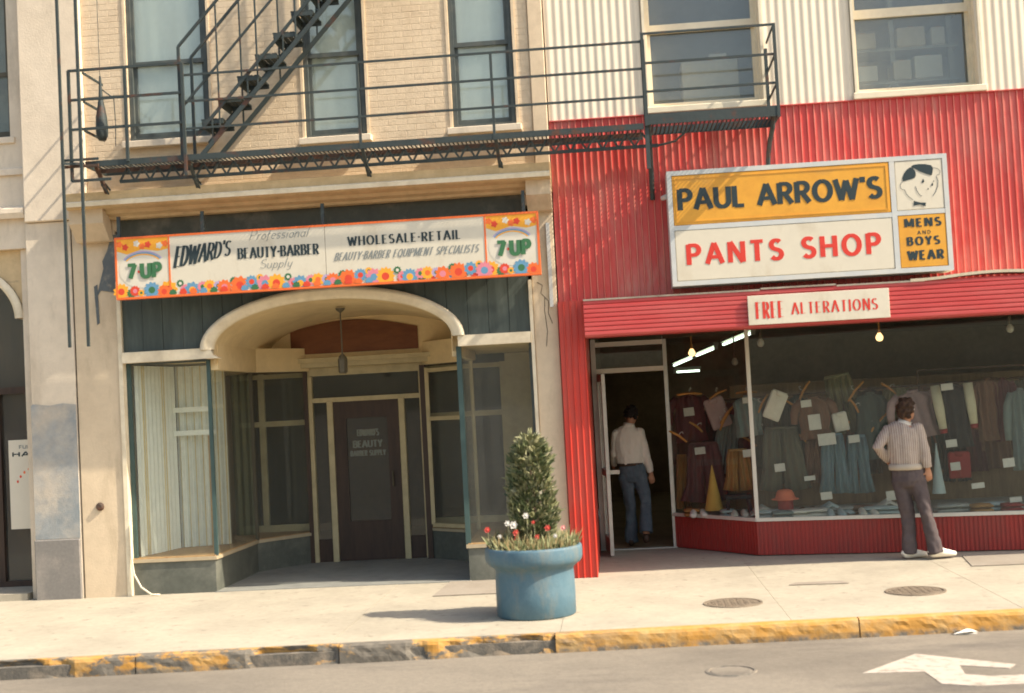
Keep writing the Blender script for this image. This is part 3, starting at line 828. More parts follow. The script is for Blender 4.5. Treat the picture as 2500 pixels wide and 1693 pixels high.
# door screen
DY = 2.45
box('door_screen_panel', 'frame_cream', BB, -4.02, -2.44, DY-.01, DY+.06, 2.43, 2.539)
for a, b in ((-4.00, -3.93), (-3.745, -3.665), (-2.80, -2.72), (-2.52, -2.46)):
    bbox('door_post', 'frame_cream', BB, a, b, DY-.04, DY+.05, 0.0, 2.43 if a < -3.9 or a > -2.6 else 2.10)
box('transom_bar', 'frame_cream', BB, -3.93, -2.52, DY-.035, DY+.045, 2.08, 2.14)
box('transom_pane', 'glass_old', BB, -3.93, -2.52, DY, DY+.006, 2.14, 2.43)
for a, b in ((-3.93, -3.745), (-2.72, -2.52)):
    box('side_light', 'glass_old', BB, a, b, DY, DY+.006, .30, 2.08)
    box('side_light_foot', 'door_brown', BB, a, b, DY-.01, DY+.03, 0, .30)
door = MB(); x0, x1 = -3.66, -2.805
gx0, gx1, gz0, gz1 = -3.50, -2.96, .52, 1.86
door.box(x0, gx0, DY-.02, DY+.025, .01, 2.075); door.box(gx1, x1, DY-.02, DY+.025, .01, 2.075)
door.box(gx0, gx1, DY-.02, DY+.025, .01, gz0); door.box(gx0, gx1, DY-.02, DY+.025, gz1, 2.075)
dr = door.build('door', 'door_brown', BB)
box('door_pane', 'glass_old', dr, gx0, gx1, DY-.002, DY+.004, gz0, gz1)
MB().tube([(gx1+.05, DY-.06, 1.15), (gx1+.05, DY-.06, .95)], .012).build('door_pull', 'bronze', dr)
lettering('door_lettering', "EDWARD'S", 'letter_pale', dr, -3.36, -3.08, 1.62, .085, DY-.006, .022, .012)
lettering('door_lettering', 'BEAUTY', 'letter_pale', dr, -3.42, -3.04, 1.47, .09, DY-.006, .026, .013)
lettering('door_lettering', 'BARBER SUPPLY', 'letter_pale', dr, -3.46, -3.0, 1.36, .07, DY-.006, .02, .012)
# lobby floor, cases, glazing
sheet('lobby_floor', 'lobby_floor', BB, [(-4.58, .02), (-1.68, .02), (-1.68, 2.5), (-4.58, 2.5)], .006, .02)
def case(xs, side):
    """bulkhead and display floor of one show window; xs: outer wall x, front corner x, mid corner (x,y), door corner (x,y)"""
    xo, xc, mid, end = xs
    poly = [(xo, .05), (xc, .05), mid, end, (end[0], 2.62), (xo, 2.62)]
    if side > 0: poly = poly[::-1]
    MB().prism_z(poly, -.04, .36).build('bulkhead', 'bulkhead', BB)
    cx = sum(p[0] for p in poly)/6
    big = [(p[0]+(.02 if p[0] > cx else -.0) if side < 0 else p[0]-(.02 if p[0] < cx else 0), p[1]-(.02 if p[1] < .1 else 0)) for p in poly]
    MB().prism_z(big, .362, .40).build('bulkhead_cap', 'bulkhead_top', BB)
    MB().prism_z(poly, .401, .412).build('display_floor', 'wood_floor', BB)
case((-5.52, -4.57, (-4.54, 1.70), (-4.00, 2.42)), -1)
case((-.88, -1.70, (-1.75, 1.70), (-2.46, 2.36)), 1)
def pane_between(name, p0, p1, z0, z1, m='glass_old', th=.006, parent=BB):
    p0 = Vector(p0); p1 = Vector(p1); d = (p1-p0).normalized(); q = Vector((d.y, -d.x))*th/2
    return MB().prism_z([tuple(p0+q), tuple(p1+q), tuple(p1-q), tuple(p0-q)], z0, z1).build(name, m, parent)
def post(x, y, z0, z1, w, m, parent=BB, name='window_post'):
    return box(name, m, parent, x-w/2, x+w/2, y-w/2, y+w/2, z0, z1)
for (a, b) in (((-5.50, .10), (-4.57, .10)), ((-4.57, .10), (-4.54, 1.70)), ((-4.54, 1.70), (-4.00, 2.42)), ((-1.70, .10), (-.90, .10)), ((-1.70, .10), (-1.75, 1.70)), ((-1.75, 1.70), (-2.46, 2.36))):
    pane_between('show_window_pane', a, b, .412, 2.50 if b[1] > .2 else 2.61)
post(-5.50, .10, .40, 2.62, .045, 'green_post'); post(-4.57, .10, .40, 2.62, .04, 'green_post'); post(-4.54, 1.70, .40, 2.5, .04, 'bronze'); post(-4.01, 2.40, .0, 2.5, .05, 'door_brown')
post(-1.70, .10, .40, 2.61, .055, 'green_post'); post(-.895, .10, .40, 2.61, .035, 'dark_frame'); post(-1.75, 1.70, .40, 2.5, .05, 'frame_cream'); post(-2.45, 2.33, .0, 2.5, .07, 'door_brown')
box('window_head', 'dark_frame', BB, -5.47, -4.59, .08, .12, 2.60, 2.624)
# right angled window: cream sash
d = (Vector((-2.46, 2.36))-Vector((-1.75, 1.70)))
def on(tt): return Vector((-1.75, 1.70))+d*tt
for tt in (.06, .90):
    q = on(tt); post(q.x, q.y-.02, .45, 2.46, .05, 'frame_cream')
for z0 in (.44, 1.80, 2.42):
    a, b = on(.06), on(.90); MB().bar((a.x, a.y-.02, z0), (b.x, b.y-.02, z0), .04, .05).build('sash_rail', 'frame_cream', BB)
# back partitions of the show windows
def partition(x0, x1, xm, panel):
    mb = MB(); y = 2.60
    for a in (x0, xm, x1-.07): mb.box(a, a+.075, y, y+.07, .412, 2.50)
    mb.box(x0, x1, y-.004, y+.06, 1.80, 1.87); mb.box(x0, x1, y-.004, y+.06, 2.43, 2.49); mb.box(x0, x1, y-.004, y+.06, .412, .50)
    mb.build('partition_frame', 'frame_cream', BB)
    MB().box(x0, x1, y+.03, y+.036, .5, 2.43).build('partition_glass', 'glass_old', BB)
    if panel: box('partition_panel', 'frame_cream', BB, panel[0], panel[1], y-.02, y+.02, .412, 2.60)
partition(-5.15, -3.98, -4.70, None)
partition(-2.50, -1.40, -1.96, (-1.395, -.885))
cu = MB(); cu.corr((-5.48, .20), (-5.30, 1.05), .414, 2.60, .085, .025, 'wave'); cu.build('side_curtain', 'curtain', BB)
cu = MB(); cu.corr((-5.30, 1.08), (-4.74, 1.25), .414, 2.60, .085, .03, 'wave'); cu.build('back_curtain', 'curtain', BB)
cu = MB(); cu.corr((-4.98, 2.30), (-4.72, 2.34), .414, 2.5, .09, .04, 'wave'); cu.build('back_drape', 'drape_green', BB)
for zz, xa, xb in ((2.10, -5.34, -4.86), (1.82, -5.34, -4.80)): box('valance_board', 'shade_cloth', BB, xa, xb, .98, 1.02, zz-.06, zz)
post(-4.86, .98, .414, 1.75, .05, 'wood_floor', BB, 'display_stand')
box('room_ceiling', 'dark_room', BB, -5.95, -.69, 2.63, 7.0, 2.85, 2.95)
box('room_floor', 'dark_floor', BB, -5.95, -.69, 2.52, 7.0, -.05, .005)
# sidewalk edge things of this building
hs = MB(); hs.tube([(-5.50, -.03, .80), (-5.51, -.035, .45), (-5.48, -.05, .25), (-5.40, -.06, .10), (-5.28, -.07, .015), (-5.18, -.08, .012)], .011, 8)
tag(hs.build('cable', 'hose', None, True), 'pale cable drooping to the pavement at the left show window corner', 'cable')
t = thing('pendant_lamp', 'dark pendant lantern on a rod hanging under the arch', 'lamp', None, (-3.19, .9, 0))
MB().tube([(0, 0, 3.17), (0, 0, 2.62)], .009).build('rod', 'bronze', t)
MB().lathe((0, 0, 3.17), [(.06, .012), (.05, -.01), (.015, -.04)], 16).build('ceiling_rose', 'bronze', t)
l = MB(); l.lathe((0, 0, 2.40), [(.001, 0), (.035, 0), (.055, .02), (.06, .17), (.045, .20), (.012, .24)], 6); l.build('lantern', 'bronze', t)

# ================================================================== building at the left edge
LB = thing('arcaded_building', 'beige stucco building cut by the left edge with an arched doorway', 'building')
LH = [(-8.5, -6.80, 5.33, 7.3)]
wall_open('upper_wall', 'cream_stucco', LB, -12, -6.605, 4.42, 8.4, .10, .40, LH)
sash_window(LB, -8.5, -6.80, 5.33, 7.3, 6.10, 'bronze', .20, None, 'cream_stucco', .04)
box('window_backing', 'blind_grey', LB, -8.6, -6.7, .55, .58, 5.2, 7.4)
MB().prism_x([(.10, 4.40), (-.02, 4.36), (-.05, 4.42), (-.05, 4.47), (.10, 4.52)], -12, -6.61).build('ledge', 'cream_stucco', LB)
MB().prism_x([(.10, 4.90), (.06, 4.88), (.06, 4.95), (.10, 4.97)], -12, -6.61).build('ledge', 'cream_stucco', LB)
box('lintel_beam', 'cream_stucco', LB, -12, -6.61, .06, .40, 4.02, 4.419)
# arch spandrel
LAC, LAW, LAZ, LAH = -7.78, 1.05, 3.22, .74
pts = [(LAC+LAW*math.cos(PI-PI*k/28), LAZ+LAH*math.sin(PI*k/28)) for k in range(29)]
sp = MB()
for k in range(28):
    a, b = pts[k], pts[k+1]
    sp.prism_y([(a[0], 4.019), a, b, (b[0], 4.019)], .15, .38)
sp.build('arch_spandrel', 'cornice_paint', LB)
rr = [(1.05, .74, .13), (1.05, .74, .10), (.99, .69, .09), (.95, .655, .11), (.95, .655, .40)]
V = []; F = []
for aw, ah, y in rr: V += [(LAC+aw*math.cos(PI-PI*k/28), y, LAZ+ah*math.sin(PI*k/28)) for k in range(29)]
for i in range(len(rr)-1):
    for k in range(28): F.append((i*29+k, (i+1)*29+k, (i+1)*29+k+1, i*29+k+1))
s = MB(); s.add(V, F); s.build('arch_moulding', 'cream_trim', LB, True)
bbox('pier', 'cream_stucco', LB, -12, -8.84, .05, .45, -.05, 4.018, b=.01)
bbox('pier', 'cream_stucco', LB, -6.74, -6.61, .12, .45, -.05, 4.018, b=.006)
bbox('pier', 'cream_stucco', LB, -6.62, -6.085, -.004, .42, -.05, 4.295, b=.01)
bbox('pier_base', 'granite', LB, -6.635, -6.10, -.03, .30, -.03, .675, b=.012)
MB().prism_y([(-6.622, .68), (-6.10, .68), (-6.097, 1.0), (-6.094, 2.19), (-6.25, 2.21), (-6.40, 2.19), (-6.60, 2.215), (-6.622, 2.2)], -.012, .004).build('grey_wash', 'grey_patch', LB)
box('recess_back', 'door_brown', LB, -8.9, -6.6, .92, .98, 0, 4.1)
lf = MB(); frame_rect(lf, -8.84, -6.70, .02, 3.95, .70, .80, .09, .12); lf.box(-8.75, -6.79, .69, .79, 2.37, 2.45); lf.box(-7.40, -7.33, .69, .79, .14, 2.37)
lf.build('door_frame', 'door_brown', LB)
box('door_pane', 'glass_old', LB, -8.75, -7.40, .74, .746, .14, 2.37); box('door_pane', 'glass_old', LB, -7.33, -6.79, .74, .746, .14, 2.37); box('transom_pane', 'glass_old', LB, -8.75, -6.79, .74, .746, 2.45, 3.9)
box('threshold', 'concrete', LB, -8.9, -6.76, .02, .9, 0.0, .075)
shell(LB, -12, -6.09, 1.0, 7, 8.4, slab=(4.15, 4.4, .42))
a = at(20, 1076, .52); b = at(92, 1290, .52)
po = thing('poster', 'white poster with black letters in the left doorway behind the pier', 'poster')
MB().box(a.x, -6.66, .52, .525, b.z, a.z).build('sheet', 'print_white', po)
w_ = -6.66-a.x
lettering('lettering', 'HAI', 'letter_dark', po, a.x+.045, a.x+.295, a.z-.195, .052, .519, .02, .014)
lettering('lettering', 'FUL', 'letter_grey', po, a.x+.13, a.x+.26, a.z-.105, .04, .519, .012, .008)
dt = MB()
for k in range(6):
    th = R(150-12*k); x = a.x+.36+.30*math.cos(th); zz = a.z-.66+.34*math.sin(th)
    dt.mat('print_red' if k < 2 else 'print_orange'); dt.prism_y([(x+.014*math.cos(q), zz+.018*math.sin(q)) for q in (PI*j/3 for j in range(6))], .5185, .5195)
dt.build('printed_dots', None, po)

# ================================================================== red and white shop building
RB = thing('red_clad_building', 'shop building clad in ribbed red metal below and white metal above', 'building')
RX1 = 9.0
WH = [(.57, 1.83, 5.13, 6.95), (2.85, 4.18, 5.13, 6.95)]
wall_open('upper_wall', 'white_siding', RB, -.55, RX1, 3.03, 8.2, .035, .32, WH)
def wsheet(x0, x1, z0, z1):
    n = max(1, round((x1-x0)/1.02))
    for k in range(n):
        a = x0+(x1-x0)*k/n; b = x0+(x1-x0)*(k+1)/n
        MB().corr((a+.001, .012), (b-.001, .012), z0, z1, .088, .0068, 'wave').build('white_sheet', 'white_siding', RB)
wsheet(-.545, .525, 5.06, 8.1); wsheet(.53, 1.82, 7.0, 8.1); wsheet(1.825, 2.815, 5.06, 8.1); wsheet(2.82, 4.15, 7.0, 8.1); wsheet(4.155, RX1, 5.06, 8.1)
x = -.545
while x < RX1-.1:
    b = min(x+.90, RX1)
    yo = .012+random.uniform(-.004, .003)
    MB().mat('red_siding').mat('rib_worn').mat('red_siding').corr((x-.004, yo), (b+.004, yo+random.uniform(-.002, .002)), 3.03, 5.045, .075, .011, 'rib', crest=1).build('red_sheet', None, RB)
    x = b
box('drip_edge', 'red_siding', RB, -.545, RX1, -.014, .02, 5.046, 5.058)
for (x0, x1, z0, z1), mt in zip(WH, (6.06, 6.06)):
    w = sash_window(RB, x0, x1, z0, z1, mt, 'window_cream', .20, None, 'window_cream', .03, False, .10, gl='glass_dust_haze')
    bbox('sill', 'window_cream', w, x0-.05, x1+.05, -.04, .31, z0-.07, z0-.001)
    m_ = MB(); frame_rect(m_, x0-.028, x1+.03, z0-.001, z1+.05, -.02, .034, .03, .004); m_.build('casing', 'window_cream', w)
box('store_room_back', 'blind_grey', RB, -.4, 6, 2.4, 2.45, 4.6, 8.0)
box('store_room_floor', 'dark_floor', RB, -.4, 6, .33, 2.4, 4.95, 5.0)
shell(RB, -.55, RX1, .33, 12.6, 8.2, slab=(3.06, 3.2, .33))
# pier and door recess
MB().corr((-.555, -.10), (-.275, -.10), 0.0, 3.028, .072, .014, 'rib').build('red_pier_sheet', 'red_pillar', RB)
box('pier_core', 'red_pillar', RB, -.553, -.277, -.095, 2.45, -.05, 3.028)
# fascia
fp = []
nrib = 8
for k in range(nrib):
    z0 = 2.625+.385*k/nrib; z1 = 2.625+.385*(k+1)/nrib
    fp += [(-.337, z0), (-.348, z0+.006), (-.348, z1-.014), (-.337, z1-.004)]
prof = [(.02, 2.61)]+[(-.33, 2.612)]+fp+[(-.33, 3.012), (.02, 3.02)]
MB().prism_x(prof, -.272, RX1).build('fascia', 'red_fascia', RB)
for xa, xb, dz in ((-.272, 1.62, .0), (1.63, 2.42, .012), (2.43, 3.35, -.002)):
    MB().prism_x([(-.355, 3.0+dz), (-.36, 3.018+dz), (-.02, 3.034+dz), (-.02, 3.022+dz)], xa, xb).build('flashing', 'flashing', RB)
fl = MB(); V = []
n = 40
for k in range(n+1):
    x = 3.2+(RX1-3.2)*k/n; zz = 3.035+.012*math.sin(x*5)+.03*min(1, (x-3.2)/.5)
    V += [(x, -.362, zz-.030), (x, -.367, zz), (x, -.02, zz+.012), (x, -.02, zz-.02)]
F = []
for k in range(n):
    for j in range(4): F.append((k*4+j, k*4+(j+1) % 4, (k+1)*4+(j+1) % 4, (k+1)*4+j))
fl.add(V, F); fl.build('flashing', 'cream_trim', RB)
# soffit, recess walls, interior
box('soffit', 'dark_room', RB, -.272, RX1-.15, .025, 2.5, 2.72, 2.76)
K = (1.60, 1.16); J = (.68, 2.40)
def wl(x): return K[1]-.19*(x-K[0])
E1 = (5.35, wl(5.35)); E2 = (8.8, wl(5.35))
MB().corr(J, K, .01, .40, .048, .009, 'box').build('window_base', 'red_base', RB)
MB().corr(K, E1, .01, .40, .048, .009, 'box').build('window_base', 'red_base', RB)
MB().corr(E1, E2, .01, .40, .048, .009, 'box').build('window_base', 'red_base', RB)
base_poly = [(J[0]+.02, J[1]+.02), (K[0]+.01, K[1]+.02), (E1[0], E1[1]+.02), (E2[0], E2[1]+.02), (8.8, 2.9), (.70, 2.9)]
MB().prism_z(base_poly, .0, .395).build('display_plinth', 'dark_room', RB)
MB().prism_z(base_poly, .396, .405).build('display_floor', 'cloth_grey', RB)
def sill(p0, p1, z, h, d, m, name):
    p0 = Vector(p0); p1 = Vector(p1); dd = (p1-p0).normalized(); q = Vector((dd.y, -dd.x))
    return MB().prism_z([tuple(p0+q*d), tuple(p1+q*d), tuple(p1-q*d), tuple(p0-q*d)], z, z+h).build(name, m, RB)
for a, b in ((J, K), (K, E1), (E1, E2)):
    sill(a, b, .402, .04, .03, 'alu_light', 'window_sill'); sill(a, b, 2.66, .06, .03, 'bronze', 'window_head')
    pane_between('show_window_pane', a, b, .44, 2.66, 'glass', .006, RB)
post(K[0], K[1], .402, 2.70, .045, 'alu_light', RB); post(E1[0], E1[1], .402, 2.70, .045, 'alu_light', RB)
post(J[0], J[1], .0, 2.70, .05, 'alu', RB, 'door_jamb')
post(-.235, 2.40, .0, 2.70, .06, 'alu', RB, 'door_jamb')
box('door_transom_bar', 'alu_light', RB, -.205, .655, 2.37, 2.43, 2.26, 2.32)
box('door_head', 'alu_light', RB, -.205, .655, 2.37, 2.43, 2.60, 2.66)
box('transom_pane', 'glass', RB, -.205, .655, 2.395, 2.401, 2.32, 2.60)
# open door leaf, swung out to the left
dl = empty('door', RB)
h0 = Vector((-.185, 2.34)); h1 = Vector((-.12, 1.62)); dd = (h1-h0).normalized(); q = Vector((dd.y, -dd.x))*.022
def leaf(a, b, z0, z1, nm, m):
    A = h0+(h1-h0)*a; B = h0+(h1-h0)*b
    MB().prism_z([tuple(A+q), tuple(B+q), tuple(B-q), tuple(A-q)], z0, z1).build(nm, m, dl)
leaf(0, .09, .02, 2.24, 'stile', 'alu'); leaf(.90, 1, .02, 2.24, 'stile', 'alu'); leaf(.09, .90, 2.15, 2.24, 'top_rail', 'alu'); leaf(.09, .90, .02, .22, 'bottom_rail', 'alu'); leaf(.09, .90, .98, 1.06, 'push_bar', 'alu')
pane_between('leaf_pane', tuple(h0+(h1-h0)*.09), tuple(h0+(h1-h0)*.90), .22, 2.15, 'glass', .006, dl)
MB().bar((-.10, 1.90, 1.02), (.02, 1.88, 1.02), .03, .05).build('door_handle', 'alu_light', dl)
box('threshold', 'alu', RB, -.27, .70, 2.36, 2.46, -.02, .012)
box('shop_floor', 'shop_wall', RB, -.27, 8.8, 2.47, 12.3, -.05, .002)
box('shop_ceiling', 'shop_wall', RB, -.27, 8.8, 2.51, 12.3, 2.98, 3.05)
box('shop_back_wall', 'shop_wall', RB, -.25, 8.8, 12.1, 12.15, 0, 2.97)
bbox('added_backdrop', 'backdrop_fill', RB, 1.55, 8.6, 3.32, 3.36, 0.0, 2.02)  # added panel, brightens the near-black gaps behind the clothes with brown
box('shop_left_wall', 'shop_wall', RB, -.27, -.22, 2.47, 12.1, 0.0, 2.97)

# ================================================================== fire escape
FE = thing('fire_escape', 'dark green iron fire escape with stair and long railed platform', 'fire escape')
YF, YB, PZ = -.68, -.12, 4.787
PX0, PX1 = -5.594, .478
def fbar(name, a, b, w, h=None, m='iron', roll=None): return MB().bar(a, b, w, h, roll).build(name, m, FE)
fbar('edge_beam', (PX0, YF, PZ), (PX1, YF, PZ), .02, .065)
fbar('edge_beam', (PX0, YB, PZ), (PX1, YB, PZ), .02, .06)
fbar('platform_beam', (PX0, (YF+YB)/2, PZ-.03), (PX1, (YF+YB)/2, PZ-.03), .016, .045, 'iron_rust')
fbar('edge_beam', (PX0, YF, PZ), (PX0, YB, PZ), .02, .06)
rod = MB().tube([(0, YF+.01, 0), (0, YB, 0)], .0085, 6).build('grating_rod', 'iron', FE); rod.location = (PX0+.06, 0, PZ+.005)
k = 1
while PX0+.06+k*.046 < PX1-.02:
    sharefrom(rod, 'grating_rod', FE, (PX0+.06+k*.046, 0, PZ+.005+random.uniform(-.003, .003))); k += 1
# hung lattice girder under the platform
CHZ = 4.615
fbar('lower_chord', (-5.3, -.47, CHZ), (.63, -.47, CHZ), .02, .036)
n = 34
for i in range(n):
    xa = -5.3+5.85*i/n; xb = -5.3+5.85*(i+1)/n
    a, b = ((xa, -.47, CHZ), ((xa+xb)/2, -.47, PZ-.03)); c = (xb, -.47, CHZ)
    MB().bar(a, b, .012, .022).bar(b, c, .012, .022).build('lattice_bar', 'iron', FE)
for x, m in ((-5.49, 'iron_rust'), (-4.455, 'iron'), (-2.543, 'iron'), (-1.10, 'iron')):
    MB().bar((x, YF+.02, PZ-.02), (x+.02, -.36, 4.44), .035, .035).build('bracket', m, FE)
    MB().tube([(x+.01, -.55, 4.58), (x+.04, -.42, 4.49), (x+.03, -.36, 4.55), (x+.0, -.42, 4.61)], .012, 6).build('bracket_scroll', 'iron', FE)
# front railing of the long platform
for z in (5.693, 5.403, 5.103): fbar('rail', (-4.475, YF, z), (.488, YF, z), .018, .024)
for x in (-2.553, -1.109): fbar('rail_post', (x, YF, 4.747), (x, YF, 5.693), .028, .028)
for z in (5.80, 5.48, 5.16): fbar('end_rail', (PX0, YF, z), (PX0, YB, z), .018, .024)
# left cage
for z in (5.825, 5.50, 5.174): fbar('cage_rail', (-5.75, YF-.02, z), (-4.475, YF-.02, z), .022, .028)
for x, z0 in ((-5.746, 4.605), (-5.116, 4.788), (-4.475, 4.594)): fbar('cage_post', (x, YF-.02, z0), (x, YF-.02, 5.825), .030, .030)
fbar('cage_foot', (-5.746, YF-.02, 4.61), (-5.31, YF-.02, 4.61), .02, .03)
fbar('cage_sill', (-5.83, YF-.03, 4.839), (-5.44, YF-.03, 4.839), .02, .026); fbar('cage_sill', (-5.83, YF-.03, 4.767), (-5.44, YF-.03, 4.767), .02, .03, 'iron_rust')
for x in (-5.812, -5.604): fbar('guide_rod', (x, -.78, 2.793), (x, -.78, 8.3), .028, .028)
for z in (4.793, 7.3): fbar('guide_tie', (-5.812, -.78, z), (-5.604, -.70, z), .02, .026)
# stair
SX0, SZ0, SL = -4.235, 4.880, 1.07           # foot, slope
SF, SB = -.66, -.22
def sz(x): return SZ0+(x-SX0)*SL
XT = -.95
for y in (SF, SB):
    fbar('stringer', (SX0-.08, y, sz(SX0-.08)), (XT, y, sz(XT)), .022, .048)
    fbar('handrail', (-4.52, y, sz(-4.52)+1.44), (XT, y, sz(XT)+1.44), .024, .028)
    fbar('newel', (-4.52, y, 4.79), (-4.52, y, sz(-4.52)+1.44), .030, .030)
    x = -4.09 if y == SF else -3.95
    while x < XT:
        fbar('baluster', (x, y, sz(x)), (x, y, sz(x)+1.44), .016, .020); x += .44
fbar('handrail', (-4.50, SF, sz(-4.50)+.75), (XT, SF, sz(XT)+.75), .018, .024)
fbar('stringer', (SX0-.12, SF, sz(SX0-.12)+.275), (XT, SF, sz(XT)+.275), .018, .034)
fbar('stringer', (SX0-.12, SB, sz(SX0-.12)+.275), (XT, SB, sz(XT)+.275), .018, .034)
x = SX0+.06
while x < XT: fbar('stringer_strut', (x, SF, sz(x)), (x, SF, sz(x)+.27), .014, .014); x += .41
tread = MB()
for j in range(4): tread.box(-.125+.064*j, -.078+.064*j, SF+.005, SB-.005, -.008, .008)
tread.box(-.12, .12, SF+.005, SF+.02, -.05, .0); tread.box(-.12, .12, SB-.02, SB-.005, -.05, .0); tread.box(-.12, -.105, SF+.02, SB-.02, -.09, -.008)
tr = tread.build('tread', 'iron', FE); x = SX0+.06; tr.location = (x, 0, sz(x)+.25)
while True:
    x += .208
    if x > XT: break
    sharefrom(tr, 'tread', FE, (x, 0, sz(x)+.25))
# right balcony in front of the white window
BX0, BX1 = .5085, 1.892
MB().box(BX0, BX1, YF-.01, YF+.01, 4.80, 4.912).build('balcony_beam', 'iron', FE)
MB().box(BX0, BX1, -.12, -.10, 4.80, 4.89).build('balcony_beam', 'iron', FE)
MB().box(BX1-.012, BX1+.012, YF, -.10, 4.80, 4.90).build('balcony_beam', 'iron', FE)
k = 0
while BX0+.07+k*.046 < BX1-.03:
    sharefrom(rod, 'grating_rod', FE, (BX0+.07+k*.046, 0, 4.822)); k += 1
for z in (5.774, 5.459, 5.154):
    fbar('balcony_rail', (BX0, YF, z), (BX1, YF, z), .018, .024); fbar('balcony_side_rail', (BX1, YF, z), (BX1, -.02, z-.02), .016, .022)
for x in (BX0, BX1): fbar('balcony_post', (x, YF, 4.79), (x, YF, 5.785), .032, .032)
fbar('balcony_post', (BX0, YF+.03, 4.34), (BX0, YF+.03, 5.72), .045, .03); fbar('balcony_post', (BX1-.03, -.14, 4.89), (BX1-.03, -.14, 5.66), .035, .03)
MB().tube([(BX1-.05, YF+.02, 4.84), (BX1-.06, -.58, 4.70), (BX1-.07, -.36, 4.60), (BX1-.07, -.18, 4.50), (BX1-.07, -.06, 4.32), (BX1-.07, -.03, 4.12)], .026, 6).build('balcony_bracket', 'iron', FE)
MB().tube([(BX0+.02, YF+.02, 4.82), (BX0+.03, -.45, 4.66), (BX0+.04, -.18, 4.45), (BX0+.04, -.03, 4.10)], .028, 6).build('balcony_bracket', 'iron', FE)
MB().tube([(BX0+.45, -.46, 4.77), (BX0+.30, -.46, 4.65), (BX0+.12, -.465, 4.615)], .013, 6).build('balcony_brace', 'iron', FE)
# counterweight
cw = thing('counterweight', 'dark teardrop counterweight hanging on a thin wire inside the railing cage', 'counterweight', None, (-5.47, -.50, .06))
MB().tube([(0, 0, 8.3), (0, 0, 5.72)], .004, 6).build('wire', 'iron', cw)
MB().lathe((0, 0, 5.02), [(.001, 0), (.040, .0), (.062, .05), (.068, .14), (.060, .26), (.036, .40), (.022, .50), (.016, .62), (.010, .72)], 14).build('weight', 'iron', cw, True)
MB().tube([(.0, 0, 5.60), (.10, 0, 5.52), (.14, .02, 5.49)], .008, 6).tube([(.14, .02, 5.52), (.15, .02, 5.2), (.14, .02, 4.95)], .006, 6).build('hook', 'iron', cw)

# ================================================================== hanging barber sign
BS = thing('barber_sign', 'long white barber supply signboard with flower border and fruit-drink panels at both ends', 'sign')
SY = -.445
sx0, sx1, sz0, sz1 = -5.39, -.715, 3.32, 3.985
ex0, ex1 = -4.79, -1.285
BS['label'] = 'long white beauty and barber supply signboard with a painted flower border'
MB().box(sx0, -3.046, SY, SY+.07, sz0, sz1).build('board', 'sign_white', BS); MB().box(-3.041, sx1, SY, SY+.07, sz0, sz1).build('board', 'sign_white', BS)
bo = MB()
frame_rect(bo, sx0-.012, sx1+.012, sz0-.012, sz1+.012, SY-.006, SY+.075, .022); bo.box(ex0-.008, ex0+.010, SY-.004, SY-.0005, sz0+.011, sz1-.011); bo.box(ex1-.010, ex1+.008, SY-.004, SY-.0005, sz0+.011, sz1-.011)
bo.build('border', 'print_orange', BS)
for x in (-5.37, -4.42, -3.07, -.86): MB().box(x-.018, x+.018, SY+.05, SY+.085, sz1-.02, 4.24).build('hanger', 'iron', BS)
def flower(mb, x, z, r, c1, c2, petals=10, y=SY, top=True):
    pts = []
    n = petals*4
    for k in range(n):
        a = 2*PI*k/n; rr = r*(1+.13*math.cos(petals*a)); pts.append((x+rr*math.cos(a), z+rr*math.sin(a)))
    zc = sz0+.012
    pts = [(px, max(zc, pz)) for px, pz in pts]
    flower.k += 1; yy = y-.0012-.00012*(flower.k % 60)
    mb.mat(c1); mb.face([(px, yy, pz) for px, pz in pts])
    if c2:
        mb.mat(c2); mb.face([(x+.45*r*math.cos(2*PI*k/12), yy-.00006, max(zc, z+.45*r*math.sin(2*PI*k/12))) for k in range(12)])
flower.k = 0
fb = MB(); x = ex0-.02; i = 0
seq = [('print_yellow', 'print_red', .085, .07), ('print_green', 'print_white', .035, .13), ('print_pink', 'print_red', .05, .06), ('print_blue', 'print_yellow', .075, .05), ('print_pink', 'print_green', .05, .08), ('print_yellow', 'print_orange', .06, .08), ('print_violet', 'print_green', .045, .08),
       ('print_orange', 'print_pink', .07, .06), ('print_green', 'print_orange', .04, .12), ('print_orange', 'print_red', .085, .07), ('print_blue', 'print_red', .06, .10), ('print_yellow', 'print_green', .035, .14), ('print_pink', 'print_blue', .08, .07)]
while x < ex1+.03:
    c1, c2, r, zz = seq[i % len(seq)]; r *= 1.12; flower(fb, x, sz0+zz, r, c1, c2, 9+(i % 3)*2); x += r*1.40; i += 1
x = ex0+.03; i = 3
while x < ex1:
    c1, c2, r, zz = seq[i % len(seq)]; flower(fb, x, sz0+.03, .04, ('print_red', 'print_orange', 'print_blue', 'print_green')[i % 4], None, 8); x += .115; i += 1
fb.build('flower_print', None, BS)
